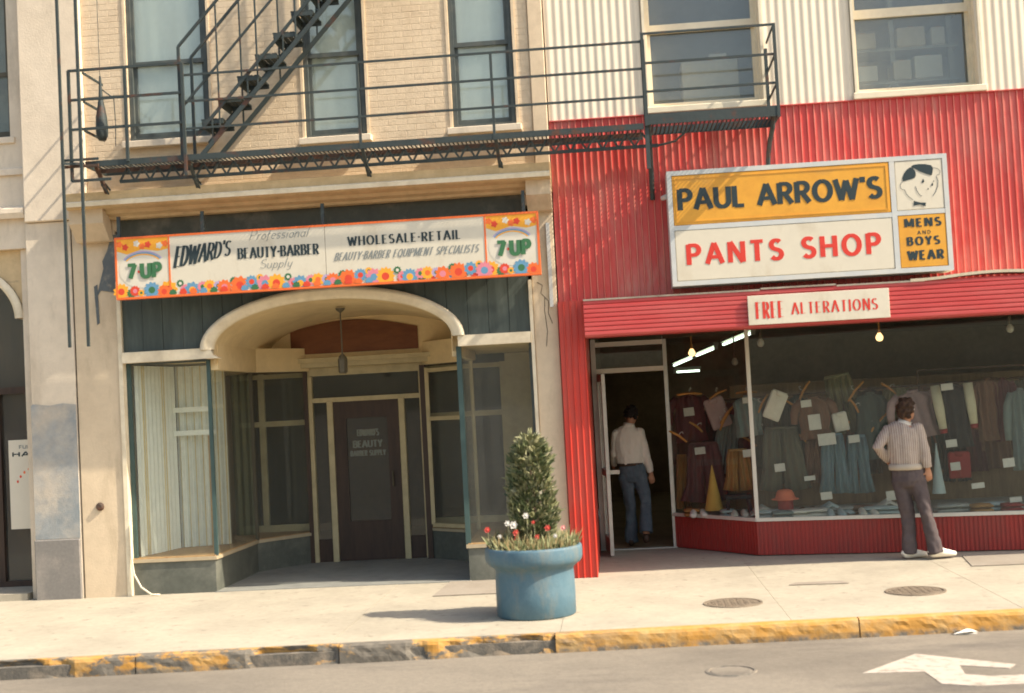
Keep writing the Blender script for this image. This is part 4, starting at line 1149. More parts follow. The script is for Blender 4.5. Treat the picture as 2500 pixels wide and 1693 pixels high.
for a, b in ((sx0+.012, ex0-.012), (ex1+.012, sx1-.012)):
    pn = MB(); w = b-a; zt = sz1-.011
    pn.mat('print_yellow'); pn.face([(a, SY-.0006, zt), (a, SY-.0006, zt-.13), (a+w*.2, SY-.0006, zt-.17), (a+w*.5, SY-.0006, zt-.12), (a+w*.8, SY-.0006, zt-.15), (b, SY-.0006, zt-.13), (b, SY-.0006, zt)][::1])
    for k in range(9):
        x = a+w*(k+.5)/9; pn.mat(('print_orange', 'print_white', 'print_yellow', 'print_red')[(k*3) % 4])
        zz = zt-.055-.035*((k*5) % 3)/2; r = .034
        pn.face([(x+r*(1+.2*math.cos(5*q))*math.cos(q), SY-.0011-.0002*(k % 2), zz+r*(1+.2*math.cos(5*q))*math.sin(q)) for q in (2*PI*j/20 for j in range(20))])
    # white bubble behind the rainbow and lettering
    pn.mat('print_white'); pn.face([(a+w*.5+w*.47*math.cos(q), SY-.0018, sz0+.31+.205*math.sin(q)) for q in (2*PI*j/28 for j in range(28))])
    for r_, c in ((.0, 'print_violet'), (-.016, 'print_blue'), (-.032, 'print_yellow')):
        P1 = [(a+w*.5+(w*.43+r_)*math.cos(q), sz0+.35+(.165+r_)*math.sin(q)) for q in (R(28+124*j/16) for j in range(17))]
        P2 = [(a+w*.5+(w*.43+r_-.014)*math.cos(q), sz0+.35+(.165+r_-.014)*math.sin(q)) for q in (R(28+124*j/16) for j in range(17))]
        pn.mat(c)
        for j in range(16): pn.face([(P1[j][0], SY-.0024, P1[j][1]), (P1[j+1][0], SY-.0024, P1[j+1][1]), (P2[j+1][0], SY-.0024, P2[j+1][1]), (P2[j][0], SY-.0024, P2[j][1])])
    for k, (fx, r, c1, c2) in enumerate(((.06, .085, 'print_yellow', 'print_red'), (.26, .05, 'print_green', None), (.33, .055, 'print_red', 'print_pink'), (.45, .035, 'print_yellow', 'print_green'), (.66, .085, 'print_blue', 'print_green'), (.90, .07, 'print_orange', 'print_red'))):
        flower(pn, a+w*fx, sz0+(.05 if k % 2 else .075), r, c1, c2, 11, SY-.002)
    pn.build('panel_print', None, BS)
    lettering('lettering', '7', 'print_green', BS, a+w*.20, a+w*.37, sz0+.215, .16, SY-.010, .052, .038)
    lettering('lettering', 'UP', 'print_green', BS, a+w*.47, a+w*.85, sz0+.215, .16, SY-.010, .052, .036, gap=.2)
    d = MB(); d.prism_y([(a+w*.42+.014*math.cos(2*PI*j/10), sz0+.285+.016*math.sin(2*PI*j/10)) for j in range(10)], SY-.006, SY-.003); d.build('dot', 'print_red', BS)
def tpx(name, s, m, parent, p0, p1, hpx, y, thick, thin, depth=0, **k):
    """lettering placed from two baseline measurements"""
    a = at(p0[0], p0[1], y); b = at(p1[0], p1[1], y); h = hpx/FPX*(y+14.5)
    return lettering(name, s, m, parent, a.x, b.x, (a.z+b.z)/2 if not k.get('rise') else a.z, h, y, thick, thin, depth, **k)
YT = SY-.003
tpx('lettering', "EDWARD'S", 'letter_dark', BS, (425, 656), (560, 622), 55, YT, .036, .010, slant=.20, rise=.105, h1=.17, gap=.14)
tpx('lettering', 'BEAUTY.BARBER', 'letter_dark', BS, (582, 633), (778, 621), 27, YT, .026, .006, gap=.20)
tpx('lettering', 'Professional', 'letter_grey', BS, (608, 587), (752, 578), 25, YT, .008, .005, slant=.35, gap=.06)
tpx('lettering', 'Supply', 'letter_grey', BS, (633, 657), (712, 652), 24, YT, .008, .005, slant=.35, gap=.06)
tpx('lettering', 'WHOLESALE.RETAIL', 'letter_dark', BS, (850, 600), (1124, 585), 23, YT, .024, .007, gap=.26)
tpx('lettering', 'BEAUTY.BARBER EQUIPMENT SPECIALISTS', 'letter_grey', BS, (816, 638), (1166, 616), 20, YT, .014, .006, slant=.35, gap=.22)

# ================================================================== big shop sign
PS = thing('pants_shop_sign', 'large mustard and white lightbox sign reading pants shop on the red wall', 'sign')
Y1 = -.36
cab = MB(); frame_rect(cab, .70, 3.66, 3.10, 4.345, Y1-.004, -.03, .05); cab.box(3.055, 3.11, Y1-.003, -.05, 3.15, 4.295); cab.box(.75, 3.055, Y1-.002, -.05, 3.70, 3.752); cab.box(3.11, 3.61, Y1-.002, -.05, 3.712, 3.762)
cab.build('cabinet', 'sign_cabinet', PS)
box('cabinet_back', 'sign_cabinet', PS, .75, 3.61, -.06, -.035, 3.15, 4.295)
def panel(x0, x1, z0, z1, m, rim=None):
    p = MB().bbox(x0, x1, Y1, Y1+.04, z0, z1, .008).build('panel', m, PS)
    if rim:
        r = MB(); frame_rect(r, x0+.028, x1-.028, z0+.03, z1-.03, Y1-.005, Y1+.004, .012); r.build('panel_rim', m, p)
    return p
p1 = panel(.752, 3.053, 3.754, 4.293, 'sign_mustard', True); p2 = panel(.752, 3.053, 3.152, 3.698, 'sign_white'); p3 = panel(3.112, 3.608, 3.764, 4.293, 'sign_white'); p4 = panel(3.112, 3.608, 3.152, 3.710, 'sign_mustard')
def lpx(s, m, parent, p0, p1_, hpx, thick, thin, gap=.22, dep=.003):
    y = Y1
    a = at(p0[0], p0[1], y); b = at(p1_[0], p1_[1], y); h = hpx/FPX*(y+14.5)
    letters(s, m, parent, a.x, b.x, (a.z+b.z)/2, h, y, thick, thin, dep, gap=gap)
lpx("PAUL ARROW'S", 'letter_dark', p1, (1658, 514), (2152, 483), 51, .058, .040, .16)
lpx('PANTS SHOP', 'letter_red', p2, (1680, 648), (2150, 619), 50, .054, .038, .30)
lpx('MENS', 'letter_dark', p4, (2210, 555), (2297, 551), 20, .030, .014, .36, .002)
lpx('AND', 'letter_dark', p4, (2240, 573), (2272, 571), 9, .007, .005, .4, .001)
lpx('BOYS', 'letter_dark', p4, (2216, 600), (2294, 596), 20, .028, .010, .36, .002)
lpx('WEAR', 'letter_dark', p4, (2218, 636), (2304, 631), 22, .032, .015, .32, .002)
# cartoon boy's face: plain ink drawing
def fp_(x, y): return at(2160+x/5.428, 380+y/5.428, Y1)
def ink(nm, pts, w):
    q = [fp_(*p) for p in pts]; f_ = MB(); put_strokes(f_, [stroke_poly([(p.x, p.z) for p in q], w, w*.7)], Y1-.003); f_.build(nm, 'line_grey', p3)
def blob(nm, pts, dy=.0):
    q = [fp_(*p) for p in pts]; f_ = MB(); f_.face([(p.x, Y1-.0035-dy, p.z) for p in q]); f_.build(nm, 'letter_dark', p3)
blob('drawn_hair', [(240, 345), (232, 300), (255, 240), (290, 190), (330, 160), (370, 165), (405, 215), (412, 260), (395, 300), (330, 320)])
blob('drawn_hair', [(345, 150), (380, 125), (450, 115), (530, 115), (610, 130), (640, 165), (632, 225), (620, 265), (550, 245), (470, 215), (395, 175)], .0004)
ink('drawn_ear', [(230, 350), (205, 390), (210, 440), (245, 455), (265, 460)], .007)
ink('drawn_outline', [(262, 460), (285, 510), (325, 555), (375, 590)], .008)
ink('drawn_outline', [(640, 160), (700, 175), (735, 210), (725, 250), (680, 265)], .006)
ink('drawn_outline', [(682, 278), (705, 340), (700, 410), (675, 480), (640, 535)], .009)
ink('drawn_smile', [(405, 410), (425, 470), (455, 515), (490, 542)], .009)
blob('drawn_eye', [(492, 340), (500, 315), (516, 318), (522, 350), (508, 368), (496, 360)]); blob('drawn_eye', [(615, 390), (625, 365), (640, 370), (638, 400), (622, 408)], .0004); blob('drawn_eye', [(640, 345), (648, 330), (656, 338), (650, 355)])
blob('drawn_nose', [(565, 445), (572, 430), (582, 440), (576, 458)])
blob('drawn_bow_tie', [(382, 600), (430, 615), (470, 625), (545, 625), (540, 675), (470, 650), (385, 665)], .0008)
MB().tube([(.66, -.10, 4.10), (.70, -.2, 4.10)], .03, 8).build('conduit', 'sign_cabinet', PS)

FS = thing('alterations_sign', 'small white signboard with red lettering for free alterations on the red fascia', 'sign')
MB().bbox(1.48, 2.965, -.380, -.362, 2.636, 2.949, .003).build('board', 'sign_white', FS)
YS = -.382
tpx('lettering', 'FREE', 'letter_red', FS, (1848, 779), (1914, 776), 41, YS, .030, .004, gap=.30)
tpx('lettering', 'ALTERATIONS', 'letter_red', FS, (1934, 768), (2143, 756), 28, YS, .022, .004, gap=.28)

# ================================================================== planter
PC = (-.812, -2.42)
pot = MB(); pot.lathe((PC[0], PC[1], 0), [(.001, .0), (.35, .0), (.362, .012), (.364, .2), (.362, .34), (.358, .40), (.362, .425), (.385, .45), (.425, .475), (.440, .50), (.447, .53), (.447, .605), (.440, .625), (.425, .63), (.405, .62), (.39, .58), (.001, .575)], 64)
PT = thing('planter', 'big round blue planter with a thick rim standing on the pavement', 'planter')
pot.build('pot', 'pot_blue', PT, True)
MB().lathe((PC[0], PC[1], 0), [(.001, .595), (.20, .60), (.392, .588)], 32).build('soil', 'soil', PT)
SH = thing('topiary_shrub', 'upright cone shaped green shrub growing in the blue planter', 'shrub')
SC = (-.80, -2.40)
MB().tube([(SC[0], SC[1], .58), (SC[0]+.01, SC[1], .9), (SC[0]-.01, SC[1], 1.3)], [.025, .02, .008], 8).build('trunk', 'bark', SH)
br = MB()
for k in range(26):
    z = .72+.75*k/26; a = k*2.4; l = .20*(1-(z-.6)/1.1)
    br.tube([(SC[0], SC[1], z), (SC[0]+l*math.cos(a), SC[1]+l*math.sin(a), z+.12)], [.007, .003], 5)
br.build('branches', 'bark', SH)
rnd = random.Random(3)
def srad(z):
    t = (z-.60)/1.0
    return max(.02, (.11+.09*min(1, t*4))*(1-.14*t) if t < .70 else (.178*math.sqrt(max(0, 1-((t-.62)/.40)**2))))
def leafset(n, mat, seed, zlo, zhi, rin):
    q = random.Random(seed); mb = MB()
    for _ in range(n):
        z = zlo+(zhi-zlo)*q.random(); a = q.random()*2*PI
        lump = 1+.16*math.sin(3*a+z*9)+.12*math.sin(5*a-z*14+seed)
        r = srad(z)*lump*(rin+(1-rin)*math.sqrt(q.random()))
        c = Vector((SC[0]+r*math.cos(a), SC[1]+r*math.sin(a), z))
        d = Vector((math.cos(a)*.7+q.uniform(-.6, .6), math.sin(a)*.7+q.uniform(-.6, .6), q.uniform(.1, 1.3))).normalized()
        L = q.uniform(.04, .10); w = L*q.uniform(.13, .24)
        s_ = d.orthogonal().normalized(); s_ = (Matrix.Rotation(q.random()*PI, 3, d) @ s_)
        nn = d.cross(s_)*L*.12
        mb.add([c, c+d*L*.45+s_*w+nn, c+d*L, c+d*L*.45-s_*w+nn], [(0, 1, 2), (0, 2, 3)])
    return mb.build('foliage', mat, SH)
leafset(1250, 'leaf_a', 1, .64, 1.54, .35); leafset(1500, 'leaf_b', 2, .66, 1.62, .62)
# bedding plants round the shrub
bd = MB(); q = random.Random(9)
for _ in range(1500):
    a = q.random()*2*PI; r = .40*math.sqrt(q.random()); c = Vector((PC[0]+r*math.cos(a), PC[1]+r*math.sin(a), .59))
    h = q.uniform(.04, .19); d = Vector((q.uniform(-.5, .5)+.3*math.cos(a), q.uniform(-.5, .5)+.3*math.sin(a), 1)).normalized()
    s_ = d.orthogonal().normalized(); w = q.uniform(.006, .013)
    bd.mat(('leaf_b', 'leaf_dry', 'leaf_a', 'leaf_dry')[q.randrange(4)])
    b0 = c+d*h*q.uniform(.2, .6)
    bd.add([b0-s_*w*.3, b0+s_*w, b0+d*h*.6, b0-s_*w], [(0, 1, 2), (0, 2, 3)])
    bd.add([c, c+s_*.003, b0], [(0, 1, 2)])
tag(bd.build('bedding_leaves', None, None), 'dry tangled bedding leaves filling the rim of the blue planter', 'bedding plants', None, 'stuff')
def bloom(px, py, col, label, grp, Y=-2.66, r=.028):
    r *= .78
    c = at(px, py, Y); t = thing('flower', label, 'flower', grp, tuple(c))
    mb = MB()
    for k in range(6):
        a = 2*PI*k/6; d = Vector((math.cos(a), .35*math.sin(a)-.25, math.sin(a)*.9+.2)).normalized(); s_ = d.cross(Vector((0, 1, 0))).normalized()
        mb.add([Vector((0, 0, 0)), d*r*.7+s_*r*.55, d*r*1.35, d*r*.7-s_*r*.55], [(0, 1, 2), (0, 2, 3)])
    mb.ball((0, -.006, 0), r*.5, r*.5, r*.5, 8, 5)
    mb.build('petals', col, t)
    MB().tube([(0, .004, -.005), (.004, .03, -.06), (.006, .05, .63-c.z)], .003, 5).build('stem', 'leaf_b', t)
for px, py, r, w in ((1190, 1295, .032, 'red flower hanging farthest left over the planter rim'), (1260, 1302, .034, 'red flower just under the big white flower in the planter'), (1262, 1317, .03, 'lower of the two red flowers under the big white one'), (1312, 1312, .028, 'red flower low in the middle of the planter'), (1337, 1290, .032, 'red flower right of the shrub foot in the planter'), (1302, 1276, .02, 'tiny red flower highest up at the shrub foot')): bloom(px, py, 'petal_red', w, 'red flowers in the planter', r=r)
bloom(1375, 1289, 'petal_pink', 'small pink flower at the right rim of the blue planter', None)
for px, py, r, w in ((1254, 1283, .040, 'biggest white flower left of the shrub in the planter'), (1284, 1260, .032, 'topmost white flower in front of the shrub in the planter'), (1239, 1279, .03, 'white flower touching the left of the biggest white one'), (1220, 1311, .022, 'small white flower low at the left of the planter'), (1356, 1309, .022, 'small white flower low at the right of the planter')): bloom(px, py, 'petal_white', w, 'white flowers in the planter', r=r)

# ================================================================== shop window goods
SHOPG = 'goods in the red shop window'
def scale(Y): return (Y+14.5)/FPX           # metres per picture pixel at that depth
def card(px, py, w, h, Y, label, tilt=4):
    Y -= .06; c = at(px, py, Y); k = scale(Y); t = R(tilt)
    hw, hh = w*k/2, h*k/2
    pts = [(c.x+x*math.cos(t)-z*math.sin(t), c.z+x*math.sin(t)+z*math.cos(t)) for x, z in ((-hw, -hh), (hw, -hh), (hw, hh), (-hw, hh))]
    o = MB().prism_y(pts, Y, Y+.004).build('price_card', 'card')
    return tag(o, label, 'price card', 'price cards in the shop window')
RWR = random.Random(4)
def RW(): return RWR.uniform(.90, 1.10)
def rumple(o, amp, f):
    me = o.data; me.update()
    data = [(v.co.copy(), v.normal.copy()) for v in me.vertices]; out = []
    for p, nv in data:
        d = mnoise.noise(Vector((p.x*f, p.y*f, p.z*f*.55)))+.6*mnoise.noise(Vector((p.x*f*2.3+7, p.y*f*2.3, p.z*f*1.6)))
        out += (p+nv*(amp*d))[:]
    me.vertices.foreach_set('co', out); me.update()
def shirt(px, py, w, h, Y, m, label, tilt=0, sleeve=True, cat='shirt', sl=.62):
    """hanging shirt: body, two sleeves, collar. px, py = middle of the shoulders line; w, h in picture pixels"""
    c = at(px, py, Y); k = scale(Y); W = w*k/2*1.13; H = h*k*1.10
    t = thing('shirt', label, cat, SHOPG, tuple(c)); t.rotation_euler = (0, R(-tilt), 0)
    mb = MB(); mb.loft([((0, 0, .01), W*.30, .03), ((0, 0, -.02), W*.78, .05), ((0, 0, -H*.12), W*.95*RW(), .075), ((0, .01, -H*.30), W*.88*RW(), .085), ((0, 0, -H*.5), W*.92*RW(), .08), ((0, .01, -H*.75), W*.90*RW(), .085), ((.01*RW(), 0, -H), W*.98*RW(), .08)], n=46, fold=.42, nf=9, ph=px)
    mb.build('body', m, t, True)
    if sleeve:
        for s in (-1, 1):
            z = MB(); z.loft([((s*W*.70, 0, -.02), .05, .035), ((s*W*1.05, 0, -H*.18), .055, .035), ((s*W*1.18, .0, -H*sl*.6), .05, .035), ((s*W*1.20, -.01, -H*sl), .04, .03)], n=12, fold=.2, nf=4); z.build('sleeve', m, t, True)
    MB().loft([((0, 0, -.01), W*.30, .03), ((0, -.005, .035), W*.26, .03)], n=14).build('collar', m, t, True)
    return t
def trousers(px, py, w, h, Y, m, label, flare=1.25, tilt=0, split=.28):
    """hanging trousers: waistband and two flared legs"""
    c = at(px, py, Y); k = scale(Y); W = w*k/2*1.12; H = h*k*1.08
    t = thing('trousers', label, 'trousers', SHOPG, tuple(c)); t.rotation_euler = (0, R(-tilt), 0)
    MB().loft([((0, 0, .0), W*.62, .035), ((0, 0, -.04), W*.64, .04)], n=16).build('waistband', m, t, True)
    for s in (-1, 1):
        mb = MB(); mb.loft([((s*W*.32, 0, -.03), W*.34, .06), ((s*W*.36, 0, -H*split), W*.42*RW(), .08), ((s*W*.40, .01, -H*.45), W*.41*RW(), .07), ((s*W*.45, 0, -H*.7), W*.41*RW(), .075), ((s*W*.55, 0, -H), W*.45*flare*RW(), .08)], n=36, fold=.45, nf=7, ph=s+px)
        mb.build('leg', m, t, True)
    return t
def folded(px, py, w, h, Y, m, label, tilt=0):
    """folded shirt pinned up: slab with rounded edges, collar and placket"""
    c = at(px, py, Y); k = scale(Y); W, H = w*k/2, h*k/2
    t = thing('folded_shirt', label, 'shirt', SHOPG, tuple(c)); t.rotation_euler = (0, R(-tilt), 0)
    mb = MB(); mb.loft([((0, 0, -H), W*.9, .018), ((0, 0, -H*.9), W, .032), ((0, 0, 0), W*1.0, .036), ((0, 0, H*.85), W, .032), ((0, 0, H), W*.8, .018)], n=18, power=5, fold=.05); mb.build('body', m, t, True)
    MB().loft([((-W*.05, -.03, H*.62), W*.34, .012), ((0, -.03, H*.95), W*.45, .02)], n=12).build('collar', m, t, True)
    MB().box(-W*.06, W*.06, -.041, -.03, -H*.85, H*.6).build('placket', m, t)
    return t
def hanger(px, py, L, ang, Y, where):
    c = at(px, py, Y); k = scale(Y); d = L*k/2
    t = thing('hanger', 'wooden hanger '+where+' in the red shop window', 'hanger', 'wooden hangers in the shop window', tuple(c)); t.rotation_euler = (0, R(-ang), 0)
    MB().tube([(-d, 0, -.008), (-d*.5, 0, .0), (0, 0, .006), (d*.5, 0, .0), (d, 0, -.008)], [.012, .014, .015, .014, .012], 7).build('shoulder_bar', 'hanger_wood', t, True)
    MB().tube([(0, 0, .012), (0, 0, .05), (.02, 0, .075), (.035, 0, .055)], .004, 6).build('hook', 'alu', t)
def cone(px, py0, py1, w, Y, m, label):
    a = at(px, py0, Y); b = at(px+3, py1, Y); k = scale(Y); W = w*k/2
    t = thing('display_cone', label, 'display stand', None, (b.x, Y, b.z))
    H = a.z-b.z
    mb = MB(); mb.lathe((0, 0, 0), [(.001, 0), (W, .0), (W*.96, .02), (W*.5, H*.5), (.004, H)], 20); mb.build('cone_body', m, t)
def pile(px, py, w, Y, m, label, h=.05, nm='folded_clothes', cat='folded clothes'):
    c = at(px, py, Y); W = w*scale(Y)/2; z = .407
    t = thing(nm, label, cat, SHOPG, (c.x, Y, z))
    n = 2
    for j in range(n):
        mb = MB(); mb.loft([((-W, 0, .022+.05*j), .09, .012), ((-W*.85, 0, .025+.05*j), .12, .024), ((0, .01*j, .028+.05*j), .125, .027), ((W*.85, 0, .025+.05*j), .12, .024), ((W, 0, .022+.05*j), .09, .012)], side=(0, 1, 0), n=14, fold=.1)
        mb.build('fold', m, t, True)
def shoes(px, py, Y, m, label):
    c = at(px, py, Y); t = thing('display_shoes', label, 'shoes', SHOPG, (c.x, Y, .407))
    for s in (-1, 1):
        mb = MB(); mb.loft([((s*.06, .11, .035), .03, .03), ((s*.06, .06, .05), .042, .05), ((s*.06, -.02, .045), .042, .045), ((s*.07, -.10, .03), .045, .03), ((s*.07, -.15, .022), .03, .02)], n=12); mb.build('shoe', m, t, True)
# left part, behind the slanted pane
shirt(1682, 968, 74, 100, 2.45, 'cloth_maroon', 'dark maroon shirt hanging at the far left of the shop window'); card(1682, 1006, 25, 20, 2.36, 'white price card on the dark maroon shirt')
folded(1752, 1008, 50, 76, 2.20, 'cloth_rose', 'greyish pink folded shirt pinned up tilted beside the maroon shirt', 18)
shirt(1824, 972, 62, 84, 1.85, 'cloth_teal', 'grey green shirt hanging behind the window mullion', 0, False); card(1822, 978, 18, 14, 1.76, 'white price card on the grey green shirt by the mullion')
trousers(1716, 1080, 96, 132, 2.25, 'cloth_plum', 'plum coloured flared trousers hanging in the left part of the window'); card(1709, 1101, 25, 17, 2.15, 'white price card on the plum flared trousers')
trousers(1782, 1012, 62, 132, 2.35, 'cloth_teal', 'grey green trousers hanging diagonally behind the folded pink shirt', 1.0, -10)
trousers(1800, 1096, 66, 92, 1.95, 'cloth_ochre', 'ochre brown flared trousers beside the yellow cone', 1.3); card(1826, 1107, 24, 18, 1.80, 'white price card between ochre trousers and window mullion')
trousers(1664, 1110, 34, 120, 2.42, 'cloth_ochre', 'narrow ochre trousers at the left end by the door frame', 1.0)
cone(1741, 1136, 1246, 46, 2.02, 'cloth_yellow', 'tall yellow display cone standing left of the window mullion')
# middle part
folded(1893, 990, 42, 72, 1.62, 'cloth_white', 'white folded shirt pinned up tilted right of the mullion', -24)
shirt(1986, 975, 72, 86, 1.62, 'cloth_brown', 'brown shirt with a large white card in the middle of the window'); card(1968, 986, 25, 17, 1.53, 'small white price card on the collar of the brown shirt'); card(1989, 1031, 29, 37, 1.52, 'largest white card on the brown shirt')
trousers(2042, 915, 84, 130, 1.95, 'cloth_olive', 'olive green trousers hung high behind the brown shirt', 1.0, 8, .5)
shirt(2124, 965, 74, 140, 1.75, 'cloth_darkteal', 'dark green long coat hanging left of the man in striped shirt', 0, False, 'coat')
shirt(2228, 960, 90, 100, 1.55, 'cloth_pink', 'dusty pink sweater hanging behind the head of the man', 6, True, 'sweater')
trousers(1906, 1042, 108, 142, 1.66, 'cloth_stripeolive', 'dark olive wide trousers hanging right of the mullion', 1.1); card(1904, 1142, 25, 19, 1.55, 'white price card on the dark olive wide trousers')
trousers(1982, 1070, 42, 100, 1.72, 'cloth_brown', 'narrow brown trousers between olive trousers and blue jeans', 1.0); card(1977, 1168, 26, 11, 1.58, 'white price card below the narrow brown trousers')
trousers(2032, 1058, 66, 132, 1.55, 'cloth_blue', 'blue flared jeans with a large card at the waist'); card(2019, 1073, 42, 28, 1.45, 'wide white price card on the blue flared jeans')
trousers(2090, 1062, 60, 128, 1.60, 'cloth_blue', 'second pair of blue jeans nearer the man in striped shirt', 1.35); card(2085, 1072, 26, 18, 1.48, 'white price card on the jeans nearer the man')
folded(2052, 1030, 36, 46, 1.60, 'cloth_white', 'small white folded shirt pinned above the blue jeans', 10)
hat = thing('hat', 'orange brimmed hat on a dark red stand low in the window', 'hat', SHOPG, tuple(at(1917, 1218, 1.45)))
MB().lathe((0, 0, 0), [(.16, -.01), (.165, .0), (.12, .012), (.105, .06), (.085, .10), (.04, .115), (.001, .115)], 24).build('crown', 'cloth_orange', hat, True)
MB().lathe((0, 0, 0), [(.10, -.0), (.09, -.05), (.10, .405-hat.location.z)], 18).build('stand', 'cloth_red', hat)
# right part
MX = 2330
t = shirt(2332, 945, 66, 132, 1.35, 'cloth_black', 'black jacket with pale sleeves and red cuffs right of the man', 0, False, 'jacket')
for s, (a, b) in ((-1, ((2282, 942), (2303, 1048))), (1, ((2362, 935), (2378, 1035)))):
    A = at(a[0], a[1], 1.30)-t.location; B = at(b[0], b[1], 1.28)-t.location
    MB().loft([(tuple(A), .055, .045), (tuple(A+(B-A)*.5), .06, .05), (tuple(B), .045, .04)], n=12, fold=.15).build('sleeve', 'cloth_cream', t, True)
    MB().loft([(tuple(B), .047, .042), (tuple(B+Vector((.005, 0, -.05))), .042, .038)], n=12).build('cuff', 'cloth_red', t, True)
card(2312, 945, 28, 16, 1.22, 'white price card at the collar of the black jacket')
trousers(2330, 1075, 62, 90, 1.50, 'cloth_black', 'black trousers hanging below the black jacket', 1.0); card(2323, 1083, 26, 18, 1.25, 'white price card between black jacket and red sweater')
folded(2342, 1135, 52, 64, 1.42, 'cloth_red', 'dark red folded sweater standing under the black trousers'); card(2333, 1139, 23, 19, 1.34, 'white price card on the dark red sweater')
cone(2290, 1082, 1205, 32, 1.22, 'cloth_lightblue', 'tall pale blue display cone beside the man in striped shirt')
for px, m, w, nm in ((2408, 'brown', 50, 'brown jacket hanging on the rail right of the black jacket'), (2446, 'maroon', 44, 'dark maroon jacket hanging on the rail near the right edge')):
    shirt(px, 930, w, 130, 1.45, 'cloth_'+m, nm, 0, True, 'jacket', .8)
shirt(2490, 955, 50, 170, 1.25, 'cloth_teal', 'grey green long coat cut by the right edge of the photo', 0, True, 'coat')
card(2463, 1130, 27, 21, 1.05, 'white price card standing alone under the maroon jacket')
card(2388, 1186, 30, 13, 1.0, 'flat white price card low beside the red sweater'); card(2480, 1220, 28, 12, .95, 'flat white price card at the lower right end of the window')
card(2018, 1211, 27, 18, 1.30, 'white price card on the window floor under the jeans'); card(2178, 1210, 27, 22, 1.22, 'white price card on the window floor left of the man')
rail = thing('clothes_rail', 'dark clothes rail across the right part of the shop window', 'rail')
a, b = at(2240, 905, 1.6), at(2560, 888, 1.6); MB().tube([tuple(a), tuple(b)], .010, 8).build('bar', 'iron_rust', rail)
for p in (a, b): MB().tube([tuple(p), (p.x, p.y, .405)], .010, 8).build('upright', 'iron_rust', rail)
for (px, py, L, g_), wh in (
    ((1683, 962, 60, 0), 'of the dark maroon shirt at the left end'),
    ((1752, 962, 46, 25), 'above the folded greyish pink shirt'),
    ((1776, 1010, 60, 50), 'steeply tilted right of the greyish pink shirt'),
    ((1768, 1028, 50, 60), 'below the steep one at the pink shirt'),
    ((1700, 1042, 40, -40), 'between maroon shirt and plum trousers'),
    ((1656, 1065, 50, -35), 'lowest at the left by the door frame'),
    ((1822, 958, 50, 0), 'of the grey green shirt behind the mullion'),
    ((1850, 1045, 46, -40), 'just right of the mullion at half height'),
    ((1826, 1075, 50, -35), 'above the ochre flared trousers'),
    ((1862, 985, 50, 60), 'left of the white tilted folded shirt'),
    ((1935, 990, 60, -40), 'right of the white tilted folded shirt'),
    ((1962, 955, 56, 60), 'above the collar of the brown shirt'),
    ((1958, 1070, 60, -45), 'below left of the brown shirt'),
    ((2010, 1040, 60, 60), 'right of the large white card'),
    ((2088, 955, 60, 50), 'right of the olive trousers'),
    ((2086, 990, 40, -60), 'short and steep under the olive trousers'),
    ((2138, 1040, 80, 48), 'long and tilted below the dark green coat'),
    ((2170, 948, 44, -40), 'left of the dusty pink sweater'),
    ((2070, 1040, 24, 80), 'upright between the two blue jeans')):
    hanger(px, py, L, g_, 1.70 if px > 1860 else 2.1, wh)
pile(1878, 1238, 60, 1.42, 'cloth_lightblue', 'pale blue folded clothes on the window floor left of the orange hat')
pile(1985, 1236, 70, 1.36, 'cloth_white', 'white folded clothes on the window floor right of the orange hat')
pile(2060, 1222, 76, 1.48, 'cloth_grey', 'grey folded clothes on the window floor under the jeans')
pile(2150, 1232, 84, 1.25, 'cloth_lightblue', 'pale blue folded clothes on the window floor left of the man')
pile(2330, 1232, 90, 1.12, 'cloth_grey', 'grey folded clothes on the window floor right of the man')
pile(2425, 1226, 60, 1.10, 'cloth_lightblue', 'pale blue folded clothes on the floor near the right edge')
shoes(1804, 1232, 1.66, 'cloth_white', 'pair of white shoes in front of the black stool')
shoes(2308, 1212, 1.22, 'cloth_lightblue', 'pair of pale shoes beside the pale blue cone')
shoes(1703, 1222, 2.0, 'cloth_white', 'pair of white shoes under the plum flared trousers')
shoes(2348, 1212, 1.18, 'cloth_white', 'pair of white shoes under the dark red sweater')
st = thing('stool', 'small black display stool under the ochre trousers', 'stool', None, (at(1802, 1210, 1.8).x, 1.82, .407))
MB().bbox(-.16, .16, -.13, .13, .22, .27, .01).build('seat', 'cloth_black', st)
for sx in (-1, 1):
    for sy in (-1, 1): MB().bar((sx*.12, sy*.10, .22), (sx*.15, sy*.12, 0), .03, .03).build('leg', 'cloth_black', st)
# second layer: a rack of dark jackets behind the display
q = random.Random(21)
names = ['first', 'second', 'third', 'fourth', 'fifth', 'sixth', 'seventh', 'eighth', 'ninth', 'tenth', 'eleventh', 'twelfth', 'thirteenth', 'fourteenth']
cols = ['brown', 'black', 'maroon', 'stripeolive', 'darkteal', 'brown', 'plum', 'black', 'olive', 'brown', 'darkteal', 'maroon', 'brown', 'stripeolive']
br_ = thing('back_rail', 'long clothes rail behind the window display in the red shop', 'rail')
a, b = at(1660, 985, 3.1), at(2580, 915, 2.6); MB().tube([tuple(a), tuple(b)], .012, 8).build('bar', 'iron_rust', br_)
for p in (a, b): MB().tube([tuple(p), (p.x, p.y, .0)], .012, 8).build('upright', 'iron_rust', br_)
for i in range(14):
    px = 1690+62*i+q.uniform(-8, 8); tt = (px-1660)/920
    shirt(px, 992-70*tt+q.uniform(-6, 6), q.uniform(46, 60), q.uniform(130, 190), 3.1-.5*tt+.02, 'cloth_'+cols[i], '%s %s jacket from the left on the back clothes rail of the shop' % (names[i], {'brown': 'brown', 'black': 'black', 'maroon': 'maroon', 'stripeolive': 'dark olive', 'darkteal': 'dark green', 'plum': 'plum', 'olive': 'olive'}[cols[i]]), q.uniform(-4, 4), True, 'jacket', .8)
